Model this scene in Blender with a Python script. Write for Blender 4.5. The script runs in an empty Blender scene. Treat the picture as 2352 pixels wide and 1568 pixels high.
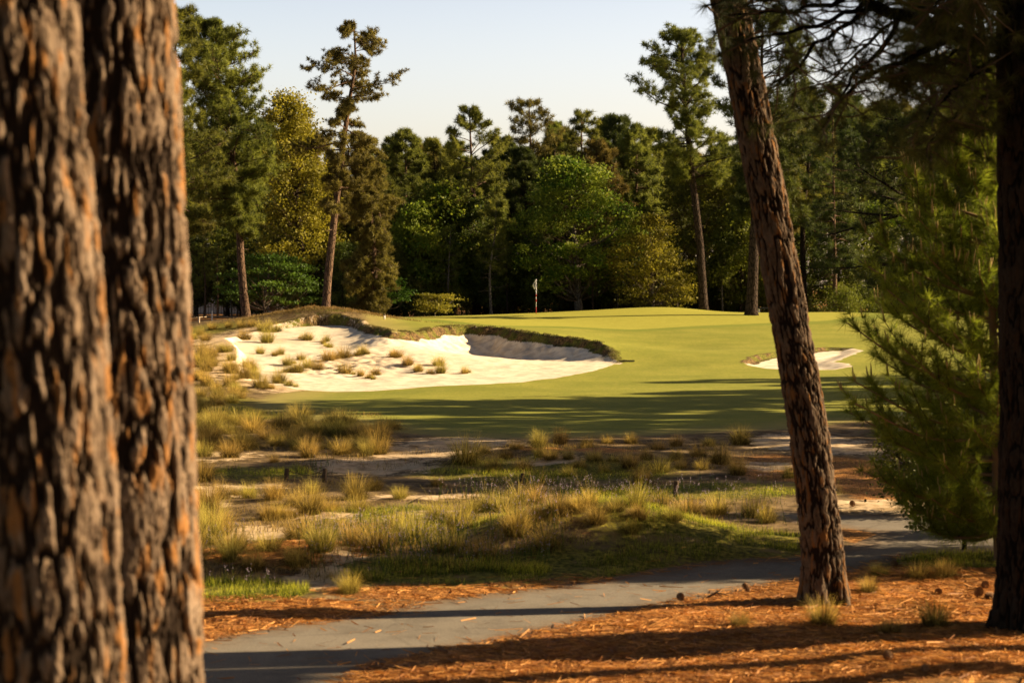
import bpy, math, random
import numpy as np
rng = np.random.default_rng(11)
random.seed(11)
PI = math.pi
# ------------------------------------------------------------------ camera model (layout units)
F, CX, HY, HC = 4573.3, 1176.0, 658.6, 3.5       # focal length in layout px, horizon row, eye height
SUN_EL, SUN_AZ = math.radians(23), math.radians(8)   # azimuth measured from +X towards +Y
sc = bpy.context.scene
COL = sc.collection

def wx(px, Y): return (px - CX) * Y / F
def wz(py, Y): return HC - (py - HY) * Y / F
def flatY(py, z=0.0): return F * (HC - z) / (py - HY)

# ------------------------------------------------------------------ numpy noise
def _h(i, j, k, s=0):
    n = (i * 374761393 + j * 668265263 + k * 2147483647 + s * 974634777).astype(np.int64) & 0xffffffff
    n = ((n ^ (n >> 13)) * 1274126177) & 0xffffffff
    n = ((n ^ (n >> 16)) * 2246822519) & 0xffffffff
    return ((n ^ (n >> 15)) & 0xffffff) / float(0xffffff)
def vnoise(x, y, z=None, s=0):
    x = np.asarray(x, float); y = np.asarray(y, float)
    z = np.zeros_like(x) if z is None else np.asarray(z, float)
    i = np.floor(x).astype(np.int64); j = np.floor(y).astype(np.int64); k = np.floor(z).astype(np.int64)
    u, v, w = x - i, y - j, z - k
    u = u*u*(3-2*u); v = v*v*(3-2*v); w = w*w*(3-2*w)
    def L(a, b, t): return a + (b-a)*t
    c = [[[_h(i+a, j+b, k+d, s) for d in (0, 1)] for b in (0, 1)] for a in (0, 1)]
    return L(L(L(c[0][0][0], c[1][0][0], u), L(c[0][1][0], c[1][1][0], u), v),
             L(L(c[0][0][1], c[1][0][1], u), L(c[0][1][1], c[1][1][1], u), v), w)
def fbm(x, y, z=None, o=4, s=0):
    t = 0; a = .5; f = 1.0
    for q in range(o):
        t = t + a * vnoise(np.asarray(x)*f, np.asarray(y)*f, None if z is None else np.asarray(z)*f, s+q)
        a *= .5; f *= 2.03
    return t
def sstep(a, b, x):
    t = np.clip((x-a)/(b-a), 0, 1); return t*t*(3-2*t)

# ------------------------------------------------------------------ object helpers
def mesh_np(name, V, polys, mats=(), smooth=False, midx=None, tint=None):
    """polys: list of int arrays (n,k)"""
    V = np.asarray(V, np.float32)
    me = bpy.data.meshes.new(name)
    me.vertices.add(len(V)); me.vertices.foreach_set('co', V.ravel())
    polys = [np.asarray(p, np.int32) for p in polys if len(p)]
    loops = np.concatenate([p.ravel() for p in polys]) if polys else np.zeros(0, np.int32)
    tot = np.concatenate([np.full(len(p), p.shape[1], np.int32) for p in polys]) if polys else np.zeros(0, np.int32)
    st = np.concatenate([[0], np.cumsum(tot)[:-1]]).astype(np.int32)
    me.loops.add(len(loops)); me.loops.foreach_set('vertex_index', loops)
    me.polygons.add(len(tot)); me.polygons.foreach_set('loop_start', st); me.polygons.foreach_set('loop_total', tot)
    if midx is not None: me.polygons.foreach_set('material_index', np.asarray(midx, np.int32))
    me.polygons.foreach_set('use_smooth', np.full(len(tot), smooth, bool) if np.isscalar(smooth) else np.asarray(smooth, bool))
    for m in mats: me.materials.append(m)
    if tint is not None:
        a = me.attributes.new('tint', 'FLOAT', 'FACE'); a.data.foreach_set('value', np.asarray(tint, np.float32))
    me.update(calc_edges=True)
    return me
def tag(o, label=None, cat=None, group=None, kind=None):
    if label: o['label'] = label
    if cat: o['category'] = cat
    if group: o['group'] = group
    if kind: o['kind'] = kind
    return o
def obj(name, me, parent=None, loc=None, rz=None):
    o = bpy.data.objects.new(name, me); COL.objects.link(o)
    if parent is not None: o.parent = parent
    if loc is not None: o.location = loc
    if rz is not None: o.rotation_euler = (0, 0, rz)
    return o
def empty(name, loc, label=None, cat=None, group=None):
    o = bpy.data.objects.new(name, None); COL.objects.link(o); o.location = loc; o.empty_display_size = .2
    return tag(o, label, cat, group)

class MB:
    def __init__(s): s.V = []; s.P = {}; s.n = 0
    def add(s, V, polys):
        V = np.asarray(V, float).reshape(-1, 3)
        for p in polys:
            p = np.asarray(p, int)
            if len(p): s.P.setdefault(p.shape[1], []).append(p + s.n)
        s.V.append(V); s.n += len(V)
    def tube(s, pts, rad, k=6, cap=True):
        pts = np.asarray(pts, float); rad = np.broadcast_to(np.asarray(rad, float), (len(pts),))
        T = np.gradient(pts, axis=0); T /= np.linalg.norm(T, axis=1)[:, None] + 1e-9
        ref = np.array([0, 0, 1.]) if abs(T[0][2]) < .8 else np.array([1., 0, 0])
        A = np.cross(T, ref); A /= np.linalg.norm(A, axis=1)[:, None] + 1e-9
        B = np.cross(T, A)
        th = np.arange(k) * 2*PI/k
        V = pts[:, None] + rad[:, None, None]*(np.cos(th)[None, :, None]*A[:, None] + np.sin(th)[None, :, None]*B[:, None])
        n = len(pts); i = np.arange(n-1)[:, None]*k; j = np.arange(k)[None]; j2 = (j+1) % k
        q = np.stack([i+j, i+j2, i+k+j2, i+k+j], -1).reshape(-1, 4)
        ps = [q]
        if cap: ps.append(np.array([[(n-1)*k+x for x in range(k)]])); ps.append(np.array([[k-1-x for x in range(k)]]))
        s.add(V.reshape(-1, 3), ps)
    def box(s, c, d, rz=0, R=None):
        c = np.asarray(c, float); d = np.asarray(d, float)/2
        v = np.array([[x, y, z] for x in (-1, 1) for y in (-1, 1) for z in (-1, 1)], float)*d
        if rz:
            cs, sn = math.cos(rz), math.sin(rz); v = np.stack([v[:, 0]*cs-v[:, 1]*sn, v[:, 0]*sn+v[:, 1]*cs, v[:, 2]], 1)
        if R is not None: v = v @ np.asarray(R).T
        s.add(v+c, [np.array([[0, 1, 3, 2], [4, 6, 7, 5], [0, 4, 5, 1], [2, 3, 7, 6], [0, 2, 6, 4], [1, 5, 7, 3]])])
    def mesh(s, name, mats=(), smooth=False):
        V = np.concatenate(s.V) if s.V else np.zeros((0, 3))
        return mesh_np(name, V, [np.concatenate(p) for p in s.P.values()], mats, smooth)

# ------------------------------------------------------------------ materials
class NT:
    def __init__(s, name):
        s.m = bpy.data.materials.new(name); s.m.use_nodes = True; s.t = s.m.node_tree; s.t.nodes.clear()
        s.out = s.n('ShaderNodeOutputMaterial')
    def n(s, typ, **kw):
        nd = s.t.nodes.new(typ)
        for k, v in kw.items(): setattr(nd, k, v)
        return nd
    def l(s, a, b): s.t.links.new(a, b)
    def val(s, sock, v):
        if hasattr(v, 'is_output'): s.l(v, sock)
        elif isinstance(v, (int, float)):
            sock.default_value = v if not hasattr(sock.default_value, '__len__') else [v]*len(sock.default_value)
        else: sock.default_value = (*v, 1.0) if (len(v) == 3 and len(sock.default_value) == 4) else v
    def math(s, op, a, b=0.0, c=None):
        nd = s.n('ShaderNodeMath', operation=op); s.val(nd.inputs[0], a); s.val(nd.inputs[1], b)
        if c is not None: s.val(nd.inputs[2], c)
        return nd.outputs[0]
    def mix(s, f, a, b, typ='MIX'):
        nd = s.n('ShaderNodeMix', data_type='RGBA', blend_type=typ); s.val(nd.inputs[0], f); s.val(nd.inputs[6], a); s.val(nd.inputs[7], b)
        return nd.outputs[2]
    def noise(s, vec, scale, detail=3, rough=.55, dist=0):
        nd = s.n('ShaderNodeTexNoise'); s.l(vec, nd.inputs['Vector']); nd.inputs['Scale'].default_value = scale
        nd.inputs['Detail'].default_value = detail; nd.inputs['Roughness'].default_value = rough; nd.inputs['Distortion'].default_value = dist
        return nd.outputs['Fac']
    def vor(s, vec, scale, out='Distance', feature='F1', rnd=1):
        nd = s.n('ShaderNodeTexVoronoi', feature=feature); s.l(vec, nd.inputs['Vector']); nd.inputs['Scale'].default_value = scale
        nd.inputs['Randomness'].default_value = rnd
        return nd.outputs[out]
    def ss(s, x, a, b):
        nd = s.n('ShaderNodeMapRange', interpolation_type='SMOOTHSTEP'); s.val(nd.inputs[0], x)
        nd.inputs[1].default_value = a; nd.inputs[2].default_value = b
        return nd.outputs[0]
    def scale(s, vec, v):
        nd = s.n('ShaderNodeMapping'); s.l(vec, nd.inputs[0]); nd.inputs['Scale'].default_value = v
        return nd.outputs[0]
    def pos(s): return s.n('ShaderNodeNewGeometry').outputs['Position']
    def objc(s): return s.n('ShaderNodeTexCoord').outputs['Object']
    def attr(s, name):
        nd = s.n('ShaderNodeAttribute'); nd.attribute_name = name; return nd
    def rand(s): return s.n('ShaderNodeObjectInfo').outputs['Random']
    def bump(s, h, st, d=.02):
        nd = s.n('ShaderNodeBump'); nd.inputs['Strength'].default_value = st; nd.inputs['Distance'].default_value = d; s.l(h, nd.inputs['Height'])
        return nd.outputs[0]
    def princ(s, col, rough=.9, spec=.15, normal=None, metal=0):
        p = s.n('ShaderNodeBsdfPrincipled'); s.val(p.inputs['Base Color'], col); s.val(p.inputs['Roughness'], rough)
        p.inputs['Specular IOR Level'].default_value = spec; p.inputs['Metallic'].default_value = metal
        if normal is not None: s.l(normal, p.inputs['Normal'])
        return p.outputs[0]
    def fin(s, sh): s.l(sh, s.out.inputs['Surface']); return s.m

def leaf_mat(name, dark, light, trans=.4, tcol=None, var=.25, big=.35):
    n = NT(name)
    t = n.attr('tint').outputs['Fac']
    r = n.rand()
    P = n.pos()
    nz = n.noise(P, big, 2)
    f = n.math('ADD', n.math('MULTIPLY', t, .75), n.math('MULTIPLY', n.math('SUBTRACT', nz, .5), .9))
    f = n.ss(f, 0.0, .85)
    c = n.mix(f, dark, light)
    hs = n.n('ShaderNodeHueSaturation'); n.l(c, hs.inputs['Color'])
    n.l(n.math('ADD', n.math('MULTIPLY', r, var), 1-var/2), hs.inputs['Value'])
    n.l(n.math('ADD', n.math('MULTIPLY', n.math('FRACT', n.math('MULTIPLY', r, 7.3)), .04), .48), hs.inputs['Hue'])
    c = hs.outputs[0]
    d = n.princ(c, .6, .25)
    tr = n.n('ShaderNodeBsdfTranslucent')
    n.l(n.mix(1.0, c, tcol or (1.0, 1.0, .75), 'MULTIPLY'), tr.inputs['Color'])
    mx = n.n('ShaderNodeMixShader'); mx.inputs[0].default_value = trans; n.l(d, mx.inputs[1]); n.l(tr.outputs[0], mx.inputs[2])
    return n.fin(mx.outputs[0])

def bark_mat(name, a, b, c, sx=9, sz=2.2):
    n = NT(name); P = n.objc()
    q = n.scale(P, (sx, sx, sz))
    v = n.vor(q, 1.3, 'Distance', 'DISTANCE_TO_EDGE')
    no = n.noise(q, 1.6, 5, .65)
    col = n.mix(n.ss(no, .35, .7), a, b)
    col = n.mix(n.ss(v, .0, .16), c, col)
    h = n.math('ADD', n.ss(v, 0, .2), n.math('MULTIPLY', no, .5))
    return n.fin(n.princ(col, .95, .05, n.bump(h, .9, .03)))

def simple(name, col, rough=.7, spec=.3, var=.15, sc_=6, metal=0):
    n = NT(name); no = n.noise(n.objc(), sc_, 4)
    c = n.mix(no, tuple(x*(1-var) for x in col), tuple(min(1, x*(1+var)) for x in col))
    return n.fin(n.princ(c, rough, spec, n.bump(no, .2, .01), metal))

M = {}
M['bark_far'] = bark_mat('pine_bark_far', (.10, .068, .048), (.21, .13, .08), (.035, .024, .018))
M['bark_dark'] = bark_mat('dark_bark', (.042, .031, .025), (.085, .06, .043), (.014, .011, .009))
M['bark_grey'] = bark_mat('grey_bark', (.16, .14, .11), (.26, .22, .17), (.06, .05, .04))
M['twig'] = simple('twig_bark', (.10, .07, .045), .9, .1)
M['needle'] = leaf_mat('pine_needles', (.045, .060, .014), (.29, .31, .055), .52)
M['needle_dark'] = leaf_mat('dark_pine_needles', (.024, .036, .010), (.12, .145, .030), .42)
M['needle_olive'] = leaf_mat('olive_needles', (.075, .062, .016), (.29, .25, .06), .48)
M['needle_young'] = leaf_mat('young_pine_needles', (.085, .125, .012), (.37, .41, .045), .58)
M['oak'] = leaf_mat('spring_oak_leaves', (.14, .115, .014), (.40, .31, .035), .45)
M['maple'] = leaf_mat('maple_leaves', (.06, .11, .008), (.33, .34, .045), .5)
M['dogwood'] = leaf_mat('dogwood_leaves', (.045, .095, .012), (.11, .19, .022), .45)
M['holly'] = leaf_mat('yellow_green_leaves', (.10, .10, .012), (.34, .30, .034), .45)
M['lime'] = leaf_mat('olive_lime_leaves', (.07, .085, .012), (.24, .24, .03), .45)
M['dark_leaf'] = leaf_mat('dark_understorey_leaves', (.035, .052, .010), (.17, .19, .028), .42)

# near bark: reads the plate data stored on the mesh
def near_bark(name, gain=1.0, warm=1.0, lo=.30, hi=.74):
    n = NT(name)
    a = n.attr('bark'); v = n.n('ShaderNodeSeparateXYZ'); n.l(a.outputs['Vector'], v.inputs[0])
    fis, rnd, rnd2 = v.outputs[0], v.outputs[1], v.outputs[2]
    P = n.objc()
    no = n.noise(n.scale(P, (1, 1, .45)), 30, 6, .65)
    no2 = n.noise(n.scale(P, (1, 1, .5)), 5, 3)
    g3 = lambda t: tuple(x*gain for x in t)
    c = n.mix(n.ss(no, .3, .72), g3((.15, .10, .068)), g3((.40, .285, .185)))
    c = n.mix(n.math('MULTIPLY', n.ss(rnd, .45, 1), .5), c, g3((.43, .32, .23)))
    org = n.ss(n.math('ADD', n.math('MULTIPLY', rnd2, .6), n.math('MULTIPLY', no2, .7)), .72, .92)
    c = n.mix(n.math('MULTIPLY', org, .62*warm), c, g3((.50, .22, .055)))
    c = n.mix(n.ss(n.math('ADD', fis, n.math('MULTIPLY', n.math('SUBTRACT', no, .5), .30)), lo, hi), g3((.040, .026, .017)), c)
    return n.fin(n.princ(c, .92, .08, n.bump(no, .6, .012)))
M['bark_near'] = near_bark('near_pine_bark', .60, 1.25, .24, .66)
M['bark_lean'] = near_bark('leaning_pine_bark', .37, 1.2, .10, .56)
M['bark_shade'] = near_bark('shaded_pine_bark', .09, .5, .06, .5)  # same bark, darkened: shade on the right trunk is put into its colour

# ------------------------------------------------------------------ terrain
CT = []   # (X,Y,z)
def c(px, py, Y): CT.append((wx(px, Y), Y, wz(py, Y)))
for a in [(729, 717, 102), (660, 728, 100), (600, 738, 99), (800, 721, 101), (838, 733, 98),
          (850, 749, 94), (882, 756, 91), (907, 760, 88), (938, 765, 88.5), (980, 756, 92), (1040, 750, 94.5), (1086, 750, 95.2),
          (1150, 754, 94.2), (1202, 762, 92.3), (1260, 771, 90.2), (1310, 777, 88.8), (1368, 785, 86.7), (1400, 806, 83.6), (1418, 830, 80.8),
          (1350, 855, 75.5), (1200, 877, 71), (1000, 887, 69), (850, 897, 67.5), (700, 895, 68), (560, 945, 55),
          (430, 860, 72), (430, 780, 92), (430, 742, 103), (500, 760, 97), (500, 840, 76),
          (870, 728, 108), (1000, 728, 112), (1110, 725, 114), (1220, 720, 116), (1370, 712, 118), (1480, 706, 119), (1560, 706.5, 119.5), (1640, 714, 119), (1700, 717, 118),
          (1960, 717, 118), (1860, 717, 118), (1560, 745, 106), (1650, 770, 97), (1700, 800, 89), (1650, 828, 81), (1500, 800, 90), (1450, 762, 100), (1300, 741, 107),
          (1900, 760, 102), (1900, 850, 77), (2050, 800, 90), (1100, 738, 104), (1000, 740, 102),
          (1900, 725, 113), (2050, 722, 116)]: c(*a)
for X in (-40, -25, -15, -8, 0, 8, 15, 25, 40):
    for Y in (3, 12, 22, 32, 42): CT.append((X, Y, 0.0))
for X in (-8, -3, 2, 7, 12, 18, 28): CT.append((X, 50, 0.0))
for X in (-60, -45, -30):
    CT += [(X, 60, .3), (X, 80, .9), (X, 105, 1.6), (X, 130, 1.6)]
for X in (30, 45, 60): CT += [(X, 65, .15), (X, 80, .6), (X, 100, 1.3), (X, 120, 1.6)]
for X in (-24, -18): CT += [(X, 112, 1.62), (X, 130, 1.5), (X, 150, 1.4)]
for X in (-6, 0, 8, 14, 22, 40): CT += [(X, 134, .9), (X, 150, .9)]
for X in (-80, -40, 0, 40, 80): CT += [(X, 200, 1.2), (X, 320, 2.0)]
CT = np.array(CT); CC = 3.0
def _phi(r2): return np.sqrt(r2 + CC*CC)
_A = _phi(((CT[:, None, :2]-CT[None, :, :2])**2).sum(-1)) - .02*np.eye(len(CT))
_n = len(CT); _S = np.zeros((_n+3, _n+3)); _S[:_n, :_n] = _A; _S[:_n, _n] = 1; _S[_n, :_n] = 1
_S[:_n, _n+1:] = CT[:, :2]; _S[_n+1:, :_n] = CT[:, :2].T
_W = np.linalg.solve(_S, np.concatenate([CT[:, 2], [0, 0, 0]]))
def rbf(X, Y, pts, W):
    out = np.empty(X.shape)
    fx, fy = X.ravel(), Y.ravel(); o = out.ravel()
    for i in range(0, len(fx), 60000):
        a, b = fx[i:i+60000], fy[i:i+60000]
        r2 = (a[:, None]-pts[None, :, 0])**2 + (b[:, None]-pts[None, :, 1])**2
        n = len(pts)
        o[i:i+60000] = _phi(r2) @ W[:n] + W[n] + (W[n+1]*a + W[n+2]*b if len(W) > n+1 else 0)
    return o.reshape(X.shape)
def turf(X, Y):
    X = np.asarray(X, float); Y = np.asarray(Y, float)
    Xc, Yc = np.clip(X, -75, 75), np.clip(Y, 2, 320)
    z = rbf(Xc, Yc, CT, _W)
    m = sstep(36, 50, Y); z = z*m                                   # near ground: flat, with its own mounds
    z = z + .60*np.exp(-((X-1.1)/1.75)**2-((Y-26.7)/1.15)**2)
    z = z + .16*np.exp(-((X+2.6)/1.2)**2-((Y-25.5)/1.0)**2)
    z = z + .30*np.exp(-((X+9.9)/2.7)**2-((Y-100.3)/1.3)**2)
    z = z + .22*np.exp(-((X+7.3)/1.2)**2-((Y-35.5)/1.2)**2)
    z = z + .22*np.exp(-((X-5.0)/3.2)**2-((Y-16.5)/3.4)**2)          # the straw bank by the leaning pine
    z = z + .20*np.exp(-((X-1.2)/2.5)**2-((Y-40.5)/1.6)**2)
    return z
# sand floor of the main bunker
SD = []
for px, py, Y in [(1415, 836, 80.3), (1350, 855, 75.5), (1200, 877, 71), (1000, 887, 69), (850, 897, 67.5), (700, 895, 68), (560, 930, 58),
                  (1310, 832, 85.5), (1175, 827, 88.3), (1086, 818, 90.8), (965, 793, 90), (902, 798, 85.6), (850, 800, 86), (800, 790, 90),
                  (811, 757, 97), (730, 746, 100), (667, 752, 98.5), (620, 770, 93), (600, 800, 86), (750, 830, 80), (900, 840, 78.5),
                  (1050, 850, 77), (1200, 852, 77), (600, 850, 76), (500, 840, 76), (500, 760, 97), (1020, 812, 89)]:
    SD.append((wx(px, Y), Y, wz(py, Y)))
SD = np.array(SD)
_n = len(SD); _S = np.zeros((_n+1, _n+1)); _S[:_n, :_n] = _phi(((SD[:, None, :2]-SD[None, :, :2])**2).sum(-1))-.05*np.eye(_n); _S[:_n, _n] = 1; _S[_n, :_n] = 1
_WS = np.linalg.solve(_S, np.concatenate([SD[:, 2], [0]]))
def PW(l): return np.array([(wx(px, Y), Y) for px, Y in l])
def PF(l): return np.array([(wx(px, flatY(py)), flatY(py)) for px, py in l])
BACK1 = PW([(1415, 80.3), (1402, 83.3), (1368, 86.3), (1310, 88.3), (1260, 89.8), (1202, 91.8), (1150, 93.8), (1086, 94.8), (1040, 94.3), (980, 91.8), (948, 88.6), (925, 87.0),
            (900, 86.3), (885, 89.2), (868, 91.5), (850, 93.5), (825, 97), (790, 98.9), (729, 99.2), (667, 98.0), (615, 96.2)])
BUNK1 = np.concatenate([PW([(560, 71), (640, 69.2), (700, 67.9), (775, 67.2), (850, 67.3), (1000, 69), (1120, 70), (1200, 71), (1290, 73.2), (1350, 75.5)]), BACK1,
                        PW([(560, 93), (515, 88), (545, 81), (540, 76)])])
BACK2 = PW([(1708, 80.3), (1722, 82.3), (1750, 84.6), (1790, 86.2), (1840, 88.3), (1900, 90.2), (1955, 90.0)])
BUNK2 = np.concatenate([PW([(1718, 79), (1760, 77.8), (1840, 76.9), (1920, 77.2), (1960, 78.6), (1950, 80.0), (1916, 80.8), (1955, 84.5), (1985, 88.0)]), BACK2[::-1]])
FAIR = PW([(575, 57), (600, 54.5), (700, 52.4), (850, 49), (1000, 46.7), (1150, 45.9), (1300, 46.2), (1500, 46.9), (1700, 48.4), (1810, 49), (1950, 51.5), (2150, 53), (2600, 54)]
          + [(3000, 60), (3000, 100), (2600, 124), (2000, 124), (1700, 125), (1200, 124), (1000, 120), (860, 110), (838, 100), (850, 94), (885, 89), (900, 80), (720, 68.5), (640, 66), (590, 61)])
PATH = PF([(-900, 1640), (300, 1500), (455, 1470), (600, 1440), (740, 1422), (880, 1405), (960, 1380), (1080, 1366), (1200, 1353), (1350, 1335), (1500, 1310), (1640, 1295), (1840, 1283),
           (1945, 1256), (2020, 1223), (1945, 1214), (1800, 1197), (1640, 1193), (1640, 1176), (1790, 1173), (1950, 1180), (2170, 1187), (2400, 1190), (2700, 1180), (2700, 1245), (2190, 1268),
           (2100, 1277), (1960, 1312), (1840, 1332), (1650, 1366), (1440, 1412), (1180, 1472), (1000, 1502), (870, 1532), (820, 1568), (400, 1680), (-900, 1900)])
def sdf(X, Y, P, closed=True):
    """negative inside"""
    sh = X.shape; x, y = X.ravel(), Y.ravel()
    d2 = np.full(x.shape, 1e9); ins = np.zeros(x.shape, bool)
    n = len(P)
    for i in range(n if closed else n-1):
        a, b = P[i], P[(i+1) % n]; e = b-a
        t = np.clip(((x-a[0])*e[0]+(y-a[1])*e[1])/(e@e+1e-12), 0, 1)
        d2 = np.minimum(d2, (x-a[0]-t*e[0])**2+(y-a[1]-t*e[1])**2)
        if closed:
            c1 = (a[1] > y) != (b[1] > y)
            if abs(e[1]) > 1e-12: ins ^= c1 & (x < e[0]*(y-a[1])/e[1]+a[0])
    d = np.sqrt(d2)
    return (np.where(ins, -d, d) if closed else d).reshape(sh)
def near_box(X, Y, P, pad=4):
    return (X > P[:, 0].min()-pad) & (X < P[:, 0].max()+pad) & (Y > P[:, 1].min()-pad) & (Y < P[:, 1].max()+pad)
def ssub(X, Y, P, pad=4):
    o = np.full(X.shape, 5.0); m = near_box(X, Y, P, pad)
    if m.any(): o[m] = sdf(X[m], Y[m], P)
    return np.clip(o, -5, 5)
def ground(X, Y, full=False):
    X = np.asarray(X, float); Y = np.asarray(Y, float)
    z = turf(X, Y); lip = np.zeros(X.shape)
    wob = (fbm(X*1.1, Y*1.1, o=4, s=5)-.45)*.95
    s1 = ssub(X, Y, BUNK1); s2 = ssub(X, Y, BUNK2)
    m = s1 < 1.2
    if m.any():
        x, y = X[m], Y[m]; db = sdf(x, y, BACK1, False)
        back = db < np.abs(s1[m]) + .35
        s1w = s1[m] + np.where(back, wob[m]*.9+(fbm(x*4, y*4, o=3, s=8)-.44)*.30, wob[m]*.35)
        s1[m] = s1w
        fl = rbf(x, y, SD, _WS)
        tz = z[m]
        dd = np.clip(-s1w, 0, 9)
        tall = np.clip(tz-fl, 0, 3)
        mnd = np.exp(-((x+9.8)/2.8)**2)*(y > 96)
        face = np.minimum(.65*mnd+.06+.26*np.clip(fbm(x*.7, y*.7, o=3, s=41)*1.5-.2, 0, 1), tall*(.5+.42*mnd))
        wall = np.clip(1-(dd-.12)/2.3, 0, 1)**2.0
        zin = fl + np.where(back, np.clip(tz-face-fl, 0, 3)*wall, 0)
        zin = np.where(back, zin + face*(1-sstep(.02, .22, dd)), np.minimum(tz, fl)*1 + 0)
        edge = sstep(0, .35, dd)
        zin = np.where(back, zin, tz*(1-edge)+np.minimum(fl, tz+.02)*edge)
        # far from both edges use the floor
        t = sstep(2.6, 3.2, dd); zin = zin*(1-t)+fl*t
        zin = zin + (fbm(x*.9, y*.9, o=3, s=31)-.45)*.10*sstep(.3, 1.5, dd)
        cen = np.exp(-((x+6.2)/2.6)**2-((y-79)/4.5)**2); zin = zin + cen*(fbm(x*2.3, y*2.3, o=3, s=9)-.35)*.38
        lipv = np.where(back, (sstep(-.10, .02, -s1w))*(1-sstep(.28, .5, dd))*np.clip(tall/.7, 0, 1), 0)
        up = np.where(back & (s1w > 0), np.exp(-(s1w/.5)**2)*.07*np.clip(tall, 0, 1), 0)
        z[m] = np.where(s1w < 0, zin, tz+up); lip[m] = lipv
    m = s2 < .8
    if m.any():
        x, y = X[m], Y[m]; db = sdf(x, y, BACK2, False); back = db < np.abs(s2[m])+.3
        s2w = s2[m]+wob[m]*.3; s2[m] = s2w
        dd = np.clip(-s2w, 0, 9); tz = z[m]
        fl = .10 + (y-76.5)*.034
        face = np.minimum(.42, np.clip(tz-fl, 0, 2)*.65)
        wall = np.clip(1-dd/3.0, 0, 1)**1.5
        zin = np.where(back, fl+np.clip(tz-face-fl, 0, 2)*wall+face*(1-sstep(0, .15, dd)), tz*(1-sstep(0, 1.2, dd))+fl*sstep(0, 1.2, dd))
        z[m] = np.where(s2w < 0, zin, tz)
        lip[m] = np.where(back, sstep(-.35, .0, -s2w)*(1-sstep(.3, .55, dd))*np.clip(face/.15, 0, 1)*.75, 0)
    sf = ssub(X, Y, FAIR, 6)
    sp = ssub(X, Y, PATH, 4)
    rough = sstep(.2, 1.5, sf)*sstep(0, .5, sp)*sstep(0, .5, s1)*sstep(0, .5, s2)
    z = z + (fbm(X*.8, Y*.8, o=5, s=2)-.47)*.16*rough*np.clip(1-(Y-60)/80, .3, 1)
    z = z + (fbm(X*6, Y*6, o=2, s=22)-.4)*.03*rough*(Y < 60)
    # soil face of the mound is rough
    mf = np.exp(-((X+9.6)/2.6)**2-((Y-101.3)/1.0)**2); z = z + mf*(fbm(X*3, Y*3, o=3, s=17)-.45)*.35
    z = z + .03*sstep(0, .4, sp)*(sp < 4.9)
    lip = np.maximum(lip, .85*np.exp(-((X+9.9)/2.9)**2-((Y-100.3)/1.2)**2)*(s1 > -.1)*(Y < 102))
    if full: return z, s1, s2, sf, sp, lip
    return z
def gz(x, y): return float(ground(np.array([x]), np.array([y]))[0])
_YS = np.concatenate([np.arange(8, 60, .08), np.arange(60, 135, .12)])
def hit(px, py):
    X = (px-CX)*_YS/F; zr = HC-(py-HY)*_YS/F
    g = ground(X, _YS); k = np.nonzero(g >= zr)[0]
    i = k[0] if len(k) else len(_YS)-1
    return float(X[i]), float(_YS[i]), float(g[i])

def blob(X, Y, l):
    o = np.zeros(X.shape)
    for (px, py, rx, ry) in l:
        Yc = flatY(py); RY = max(.2, (flatY(py-ry)-flatY(py+ry))/2); Xc = wx(px, Yc); RX = rx*Yc/F
        o = np.maximum(o, np.clip(1.6-1.0*np.sqrt(((X-Xc)/RX)**2+((Y-Yc)/RY)**2), 0, 1))
    return o
SANDY = [(1060, 1018, 130, 13), (980, 1040, 130, 18), (860, 1072, 120, 14), (520, 1125, 110, 12), (600, 1118, 60, 8), (590, 1225, 70, 18), (730, 1330, 60, 22), (700, 1340, 50, 12), (1850, 1018, 120, 18), (1950, 1034, 90, 8),
         (1760, 1070, 60, 10), (2080, 1165, 140, 14), (980, 1145, 120, 8), (700, 1180, 90, 8), (790, 1290, 60, 14), (1250, 1068, 80, 6), (1010, 1180, 50, 7), (480, 1050, 90, 10), (460, 1160, 60, 8)]
STRAW = [(1850, 1460, 900, 130), (1300, 1600, 700, 100), (2100, 1370, 300, 60), (600, 1425, 260, 40), (980, 1362, 200, 14), (1830, 1075, 130, 28), (1980, 1090, 90, 40), (2030, 1130, 90, 30), (1975, 1233, 45, 16), (640, 1290, 160, 18), (1330, 1050, 120, 8)]
GREENY = [(1250, 1085, 280, 20), (600, 1090, 120, 14), (560, 1365, 150, 24), (1250, 1225, 420, 40), (1600, 1255, 260, 40), (1000, 1325, 260, 24), (1300, 1310, 300, 20), (880, 1180, 180, 16), (1600, 1130, 300, 16), (560, 950, 160, 16), (480, 930, 90, 20), (2200, 1290, 160, 20)]

us = np.concatenate([-np.geomspace(1.6, .30, 26), np.linspace(-.285, .285, 545), np.geomspace(.30, 1.6, 26)])
ys = np.concatenate([[2, 6], np.arange(9, 15, .25), np.arange(15, 34, .07), np.arange(34, 62, .13), np.arange(62, 106, .115), np.arange(106, 128, .3), np.geomspace(128, 900, 46)])
YY, UU = np.meshgrid(ys, us, indexing='ij'); XX = UU*YY
XX = np.where(YY < 9, UU*9, XX)
GREEN = PW([(880, 107), (1000, 105), (1150, 100.5), (1300, 103), (1450, 102), (1600, 105), (1750, 107), (1900, 109), (2000, 114), (1900, 121), (1700, 122), (1200, 120), (1000, 117), (900, 110)])
ZZ, S1, S2, SF, SP, LIP = ground(XX, YY, True)
SG = ssub(XX, YY, GREEN, 5); CE = np.exp(-((XX+6.0)/2.4)**2-((YY-79.5)/4.2)**2)+.8*np.exp(-((XX+10.2)/1.8)**2-((YY-91)/3.)**2)
SA = blob(XX, YY, SANDY); ST = blob(XX, YY, STRAW); GR = blob(XX, YY, GREENY)
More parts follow.
